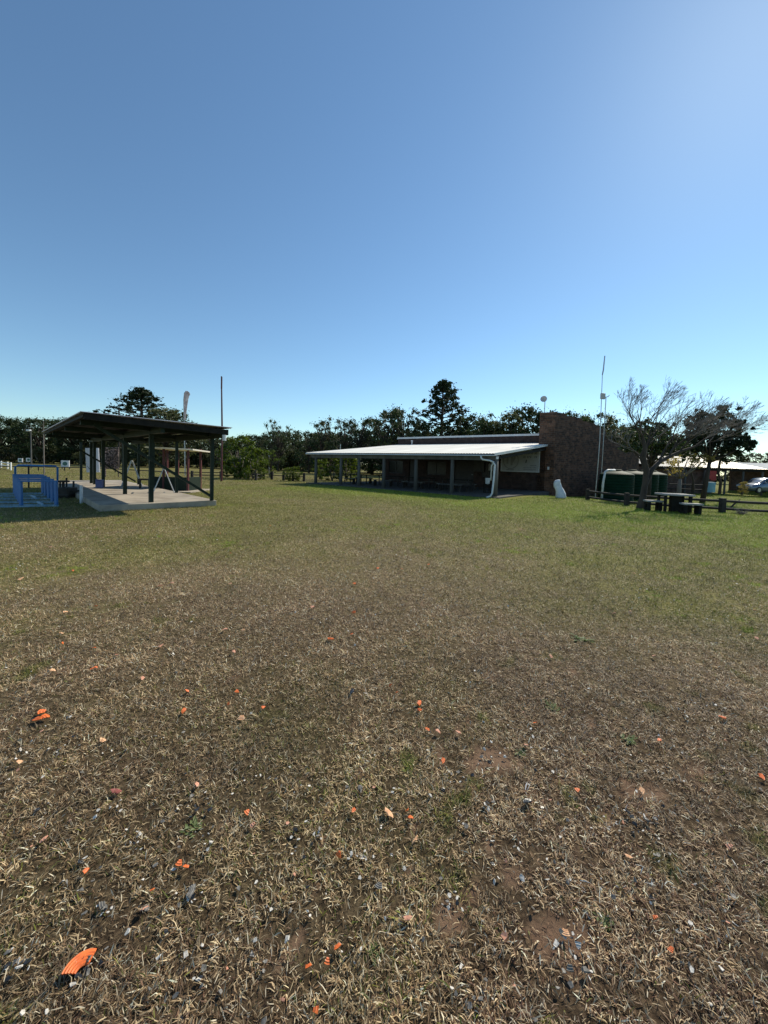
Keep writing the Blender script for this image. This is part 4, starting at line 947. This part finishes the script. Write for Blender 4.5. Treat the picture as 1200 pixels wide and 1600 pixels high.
# lit bushy tree and saplings
def small(px,py,topy,kind,var,leaf,wid,label,name,dz=0):
    p=G(px,py); return tree(px,topy,p.y,kind,var,leaf,wid,label,name=name)
small(376,748,676,'bush',0,'leafb',1.0,'bushy broad leaved tree lit yellow green along its right side, left of the rail fence','broadleaf_tree')
small(396,749,695,'bush',1,'leafb',.9,'lower right part tree growing against the bushy yellow green one','broadleaf_tree')
small(424,748,703,'open',2,'leafb',.85,'slender young tree with drooping pale leaves beside the short grey pole','young_tree')
for (px,py,ty,lab) in ((352,747,726,'small pale shrub left of the bushy tree'),(385,750,731,'low shrub in front of the bushy tree'),(408,750,729,'spreading low shrub by the rail fence posts'),(451,752,729,'sparse bright shrub between the fence posts left of the veranda'),(463,752,727,'smallest lit shrub near the veranda corner')):
    small(px,py,ty,'bush',tr.randrange(3),'leafb',.9,lab,'garden_bush')
tree(520,706,36,'bush',1,'leafb',1.0,'bright leaved tree seen through the open left end of the veranda',name='broadleaf_tree')
tree(543,704,37,'bush',2,'leafb',.9,'sunlit leafy tree right of the second veranda post, seen through the open end',name='broadleaf_tree')
tree(500,716,38,'bush',0,'leafb',.8,'bright shrub framed by the first two veranda posts',name='garden_bush')
# behind the clubhouse
LBn='dark leafy tree rising behind the clubhouse roof'
BK=((484,672,'open'),(503,656,'open'),(517,653,'open'),(540,654,'open'),(561,653,'open'),(584,652,'round'),(602,645,'open'),(614,635,'round'),(634,636,'open'),(650,652,'round'),(668,658,'round'),(722,652,'open'),(738,646,'round'),(756,655,'round'),(774,650,'open'),(788,645,'open'),(800,637,'round'),(818,632,'round'),(838,640,'round'),(860,640,'round'),(880,646,'round'),(896,645,'open'),(915,648,'round'),(935,648,'open'),(952,654,'round'),(970,662,'round'),(990,668,'round'),(1010,672,'open'),(1030,680,'round'),(1052,690,'round'))
its=[(px,kd,tr.choice(['leafd','leafd','leafo'])) for px,ty,kd in BK]
labs=label_row(its,[(478,'the veranda roof tip'),(621,'the left end of the parapet'),(693,'the tallest pine'),(847,'the satellite dish'),(944,'the tall antenna mast')],'behind the clubhouse')
for (px,ty,kd),it in zip(BK,its):
    tree(px,ty,tr.uniform(56,68),kd,tr.randrange(4),it[2],tr.uniform(.8,1.1),labs[px],GB,name='evergreen_tree')
bl3=label_row([(500+i*26,'round','leafd') for i in range(22)],[(478,'the veranda roof tip'),(621,'the parapet end'),(693,'the tallest pine'),(847,'the satellite dish'),(944,'the antenna mast')],'in the back row')
for i in range(22):
    px=500+i*26; tree(px,tr.uniform(664,680),tr.uniform(72,84),'round',tr.randrange(4),'leafd',1.5,bl3[px].replace('rounded dark','low broad dark'),GB,name='evergreen_tree')
tree(693,590,62,'pine',0,'leafp',1.08,'tallest pine with an upright crown and bare lower trunk behind the clubhouse roof',name='pine_tree')
# right side
for (px,ty,Y,w) in ((1060,690,70,1.3),(1090,694,72,1.4),(1120,700,72,1.4),(1150,706,72,1.3),(1180,704,70,1.3),(1208,704,66,1.2),(1240,700,66,1.3)):
    tree(px,ty,Y,'round',tr.randrange(4),'leafo',w,'olive tree top over the shed roof, %s from the right edge'%{1060:'sixth',1090:'fifth',1120:'fourth',1150:'third',1180:'second',1208:'first',1240:'hidden one farther'}[px],GR,name='evergreen_tree')
def leafy(px,py,topy,kind,var,leaf,wid,label,name,Y):
    return tree(px,topy,Y,kind,var,leaf,wid,label,name=name)
def clump_tree(px,Y,clumps,leaf,label,name,size=.16,n=240,trunkpx=None,seed=1,mat_='bark'):
    b=D(trunkpx or px,770,Y); b.z=gzf(b.x,Y)-.05
    o=empty(name,b,label,'tree'); mb=MB(); C=[];Rr=[]; q=random.Random(seed)
    ty=min(c[1] for c in clumps); mid=D(sum(c[0] for c in clumps)/len(clumps),sum(c[1] for c in clumps)/len(clumps),Y)
    fork=Vector((b.x*.6+mid.x*.4,Y,b.z+(mid.z-b.z)*.6))
    mb.tube([b-b,(b*.4+fork*.6)-b,fork-b],[.17,.14,.10],8)
    for (cx,cy,rpx) in clumps:
        c=D(cx,cy,Y+q.uniform(-1.3,1.3))-b; r=rpx*Y/F; mb.tube([fork-b,(fork-b)*.5+c*.5+Vector((0,0,-.1)),c],[.07,.045,.02],5)
        for k in range(14):
            C.append((c.x+q.gauss(0,r*.75),c.y+q.gauss(0,r*.9),c.z+q.gauss(0,r*.55))); Rr.append(r*q.uniform(.25,.75))
    mb.build('trunk',M[mat_],o,world=False,smooth=True)
    me=leafmesh('crown',C,Rr,n//9,size*.8,M[leaf],seed,.75); c=bpy.data.objects.new('crown',me); COL.objects.link(c); c.parent=o
    return o
clump_tree(1115,27,[(1110,652,13),(1125,648,9),(1095,664,12),(1118,668,15),(1085,680,12),(1105,685,16),(1130,680,15),(1142,662,8),(1150,690,12),(1160,695,9),(1172,692,7),(1080,700,12),(1100,702,14),(1125,702,14),(1145,706,10),(1155,674,8),(1092,650,6)],'leafp','dark leafy tree under the right hand bare branches, in front of the shed roof','evergreen_tree',.17,1000,1098,3)
clump_tree(1000,24,[(1000,668,11),(1020,680,11),(1035,670,9),(1045,678,10),(1008,690,13),(1030,695,13),(1052,692,9),(990,682,10),(1060,705,10),(985,700,9),(1015,708,12)],'leafd','dark leafy crown tangled in the bare tree beside the tanks','evergreen_tree',.15,760,1012,5)
clump_tree(1040,27,[(1045,718,10),(1060,722,9),(1035,728,9),(1075,716,9),(1090,722,8),(1055,736,7),(1105,716,6)],'leafy','small tree with thin yellowing leaves in front of the shed','autumn_tree',.13,150,1060,6,'barkg')
clump_tree(968,36,[(955,682,8),(970,672,9),(982,678,9),(990,690,8),(962,690,7),(945,676,6)],'leafo','brown green tree rising over the far end of the rough brick wall','evergreen_tree',.15,520,966,9)
# bare trees
def bare(px,py,trunk,seed,label,Y,spread,depth,twig_bias,name='bare_tree',r0=.19):
    base=G(px,py); base.z=gzf(base.x,base.y); q=random.Random(seed); mb=MB(); tw=MB()
    o=empty(name,base,label,'tree')
    def grow(p,d,L_,r,dep):
        if dep<=0: return
        r=max(r,.0048 if Y<25 else .008)
        n=3; pts=[p]; rs=[r]; dd=d.copy()
        for i in range(n):
            dd=(dd+Vector((q.gauss(0,.13),q.gauss(0,.13),q.gauss(0,.10)))+twig_bias*.10).normalized(); pts.append(pts[-1]+dd*L_/n); rs.append(r*(1-.28*(i+1)/n))
        (mb if r>.018 else tw).tube(pts,rs,6 if r>.03 else (4 if r>.01 else 3),cap=False)
        k=2 if q.random()<.62 else 3
        for j in range(k):
            ax=Vector((q.gauss(0,1),q.gauss(0,1),q.gauss(0,.6))).cross(dd); 
            if ax.length<.01: continue
            ang=q.uniform(.22,.62) if j else q.uniform(.05,.3)
            nd=(Matrix.Rotation(ang,3,ax.normalized())@dd+twig_bias*.16).normalized()
            grow(pts[-1],nd,L_*q.uniform(.70,.88),rs[-1]*(q.uniform(.62,.78) if j else .85),dep-1)
        if dep>2 and q.random()<.8:
            nd=(dd+Vector((q.gauss(0,.6),q.gauss(0,.6),q.gauss(.1,.4)))).normalized(); grow(pts[2],nd,L_*.6,r*.45,dep-2)
    for limb in trunk:
        pts=[D(a,b,Y_) for a,b,Y_,_ in limb['p']]; rs=[r*.82 for *_,r in limb['p']]
        mb.tube([p-base for p in pts],rs,10,cap=False)
        for (dx,dz,L_,r) in limb['g']:
            grow(pts[-1]-base,Vector((dx,q.uniform(-.25,.25),dz)).normalized(),L_*.80,r,depth)
        for (k,dx,dz,L_,r) in limb.get('s',[]):
            grow(pts[k]-base,Vector((dx,q.uniform(-.4,.4),dz)).normalized(),L_*.86,r,depth-1)
    mb.build('trunk',M['bark'],o,world=False,smooth=True); tw.build('twigs',M['barkg'],o,world=False)
    return o
Yt=G(1004,795).y
bare(1004,796,[
 dict(p=[(1000,798,Yt,.24),(1004,780,Yt,.17),(1008,755,Yt,.14),(1010,735,Yt,.14),(1004,715,Yt,.16),(1008,700,Yt,.11),(1004,682,Yt,.06)],g=[(-.75,.9,.80,.036),(.1,1,.86,.036),(-.3,1,.82,.036)],s=[(4,-1.1,.7,.74,.034),(5,-.7,.8,.8,.034),(5,.5,1,1.0,.042),(5,.9,.9,1.0,.038),(5,.1,1,1.0,.04)]),
 dict(p=[(1008,760,Yt,.12),(1018,735,Yt+.2,.115),(1030,722,Yt+.4,.11),(1045,714,Yt+.5,.10),(1062,706,Yt+.6,.085),(1085,698,Yt+.7,.06)],g=[(1,.6,.80,.036),(1,.3,.7,.03)],s=[(2,.35,1,1.05,.045),(3,.45,1,1.08,.042),(3,.7,1,1.05,.04),(4,.6,1,1.0,.04),(4,.95,.8,.7,.034)]),
 ],21,'large bare tree with fine swept twigs, its leaning trunk behind the picnic table',Yt,0,7,Vector((.50,0,.40)))
Y2=30.
bare(1124,772,[dict(p=[(1124,772,33,.14),(1126,755,33,.13),(1122,738,33,.12),(1126,715,33,.10),(1134,690,33,.08)],g=[(.3,1,1.3,.055),(.9,.9,1.45,.055),(1,.5,1.35,.05)],s=[(3,.6,.7,1.4,.05),(3,-.2,1,1.2,.045)])],5,'second bare tree with twigs swept to the right, near the parked car',33,0,7,Vector((.55,0,.3)))
bare(1085,765,[dict(p=[(1084,766,33,.10),(1083,750,33,.09),(1080,738,33,.07)],g=[(-.2,1,.6,.04),(.4,1,.6,.04)])],9,'small bare trunk in front of the shed, left of the second bare tree',33,0,4,Vector((.1,0,.3)))
# ------------------------------------------------------------ shed at right
sb_=G(1112,767.5); Ys=39.0
sh=empty('open_shed',Vector((D(1112,768,Ys).x,Ys,0)),'long low shed with a cream sheet roof and dark open front','shed')
xl=D(1008,760,Ys).x; xr=D(1194,760,Ys).x
zr=2.35
cr_=corr(xl,xr,Ys-.3,Ys+7,zr,zr+1.35,.2,.025); cr_.build('roof_sheet',M['roofbeige'],sh)
MB().bb((xl+.3,Ys+5.5,-.3),(xr-.3,Ys+5.75,2.9)).bb((xl+.2,Ys+.3,-.3),(xl+.4,Ys+5.5,2.3)).build('wall',M['redbrick'],sh)
MB().bb((xl+.4,Ys+.25,-.3),(xl+7.0,Ys+.45,2.2)).build('front_wall',M['redbrick'],sh)
MB().bb((xl+.1,Ys-.1,zr-.28),(xr-.1,Ys+.05,zr-.05)).build('front_beam',M['under'],sh)
for px in (1070,1100,1132,1160,1190): x=D(px,760,Ys).x; MB().tube([(x,Ys,-.3),(x,Ys,zr-.28)],.09,8).build('post',M['post'],sh)
sh2=empty('open_shed',Vector((D(1215,768,Ys+1).x,Ys+1,0)),'second shed roof just entering at the right edge behind the car','shed')
xa=D(1194,760,Ys+1).x+.3; cr2=corr(xa,xa+9,Ys+.7,Ys+7,2.3,3.2,.2,.025); cr2.build('roof_sheet',M['roofw'],sh2)
MB().bb((xa+.3,Ys+5.5,-.3),(xa+8.5,Ys+5.8,2.7)).build('wall',M['redbrick'],sh2)
for x in (xa+.3,xa+4,xa+8): MB().tube([(x,Ys+1.0,-.3),(x,Ys+1.0,2.25)],.09,8).build('post',M['post'],sh2)
c=D(1109,757,36); single('water_drum',MB().lathe([(0,0),(.42,0),(.42,.3),(.44,.32),(.42,.34),(.42,.62),(.44,.64),(.42,.66),(.42,.95),(.0,.95)],(0,0,0),20),mat('pale_blue_drum',(.16,.34,.46),(.2,.4,.5),4,.5),Vector((c.x,36,.0)),'pale blue drum in front of the cream roofed shed','drum',world=False)
c=D(1112,742,38.2); single('red_cloth',MB().box((0,0,0),(.9,.05,.8)).box((.2,.03,-.3),(.5,.05,.5)),M['red'],Vector((c.x,38.2,c.z)),'faded red cloth hanging under the shed eave above the pale blue drum','cloth',world=False)
pts=[G(px,py) for px,py in ((1040,766),(1062,767),(1082,768),(1100,768.5))]
fence(pts,1.1,(.55,1.0),'yard_fence','dark upright fence panel before the left half of the shed',pr=.07,rr=.05)
# ------------------------------------------------------------ car
def car():
    p=G(1190,771); o=empty('parked_car',Vector((36.9,37.6,0)),'silver blue hatchback parked in front of the shed, cut by the right edge','car',rz=R(188))
    # local: front at +x after rotation (faces left in the view)
    L_=4.2; st=[(-2.05,.35,.62,.62,.70),(-1.98,.26,.95,.95,.76),(-1.85,.22,1.02,1.10,.82),(-1.5,.20,1.0,1.38,.84),(-1.0,.18,.98,1.46,.85),(-.3,.18,.96,1.48,.85),(.3,.18,.95,1.42,.85),(.75,.18,.94,1.20,.85),(1.05,.18,.93,.98,.85),(1.5,.19,.86,.88,.83),(1.9,.22,.74,.76,.76),(2.08,.30,.60,.61,.64)]
    vs=[];n=0
    for (x,zb,zs,zt,hw) in st:
        tw=hw*(.74 if zt>zs+.12 else .86)
        sec=[(-hw*.86,zb),(-hw,zb+.14),(-hw*1.0,(zb+zs)/2+.05),(-hw*.96,zs),(-tw,zt-.05 if zt>zs+.1 else zs+.0*1+(zt-zs)),(-tw*.8,zt),(0,zt+.02),(tw*.8,zt),(tw,zt-.05 if zt>zs+.1 else zs+(zt-zs)),(hw*.96,zs),(hw,(zb+zs)/2+.05),(hw,zb+.14),(hw*.86,zb)]
        n=len(sec); vs+=[(x,y,z) for y,z in sec]
    fs=[]
    for i in range(len(st)-1):
        for j in range(n-1): a=i*n+j; fs.append((a,a+1,a+n+1,a+n))
        fs.append((i*n+n-1,i*n,(i+1)*n,(i+1)*n+n-1))
    fs+=[tuple(range(n-1,-1,-1)),tuple((len(st)-1)*n+j for j in range(n))]
    b=MB().add(vs,fs).build('body',M['car'],o,world=False,smooth=True)
    for s in (1,-1):
        MB().add([(-1.55,s*.832,1.04),(-1.35,s*.69,1.36),(-.35,s*.69,1.41),(-.35,s*.84,1.0)],[(0,1,2,3) if s<0 else (3,2,1,0)]).build('side_window',M['glass'],o,world=False)
        MB().add([(-.28,s*.84,1.0),(-.28,s*.69,1.41),(.28,s*.69,1.36),(.85,s*.84,.99)],[(0,1,2,3) if s<0 else (3,2,1,0)]).build('side_window',M['glass'],o,world=False)
        MB().box((1.93,s*.58,.66),(.22,.26,.14),rz=-s*.35).build('headlight',M['lamp'],o,world=False,bevel=.03)
        MB().box((-1.96,s*.62,.86),(.12,.2,.22)).build('tail_light',M['tail'],o,world=False,bevel=.02)
        MB().box((.72,s*.92,1.02),(.16,.16,.11)).build('mirror',M['car'],o,world=False,bevel=.03)
        for x in (-1.28,1.32):
            w=MB().lathe([(.18,-.1),(.30,-.1),(.315,-.06),(.315,.06),(.30,.1),(.18,.1)],(0,0,0),24); rr=Matrix.Rotation(R(90),3,'X'); w.v=[rr@v+Vector((x,s*.77,.315)) for v in w.v]
            wo=w.build('wheel',M['tyre'],o,world=False); w=MB().lathe([(0,-.09),(.19,-.09),(.19,.09),(0,.09)],(0,0,0),16); w.v=[rr@v+Vector((x,s*.78,.315)) for v in w.v]; w.build('rim',M['rim'],wo,world=False)
    MB().add([(.42,-.62,1.36),(.42,.62,1.36),(1.02,.74,1.02),(1.02,-.74,1.02)],[(3,2,1,0)]).build('windscreen',M['glass'],o,world=False)
    MB().box((2.08,0,.38),(.06,.9,.12)).build('grille',M['tyre'],o,world=False)
car()
# lit shrub by the car
small(1163,771,752,'bush',1,'leafy',.9,'small pale leaved shrub in front of the car wheel','garden_bush')
# dead weed clump by the fence
dw=MB(); q=random.Random(2); p=G(1158,805)
for i in range(60): a=q.uniform(0,6.28); dw.tube([(0,0,0),(.12*math.cos(a),.12*math.sin(a),q.uniform(.05,.2)),(.35*math.cos(a)*q.random(),.3*math.sin(a),q.uniform(.0,.28))],[.008,.006,.003],3)
single('weed_clump',dw,M['barkg'],p,'brown dead weed clump on the lit grass right of the stout fence post','weed',world=False)
p=G(1138,797); single('fallen_branch',MB().tube([(p.x,p.y,0),(p.x+.25,p.y,.28),(p.x+.7,p.y+.2,.5)],[.04,.035,.02],6).tube([(p.x+.25,p.y,.28),(p.x+.2,p.y-.1,.5)],[.02,.01],5),M['bark'],p,'short dark branch leaning on the fence right of the stout post','branch')
print('objects',len(bpy.data.objects))
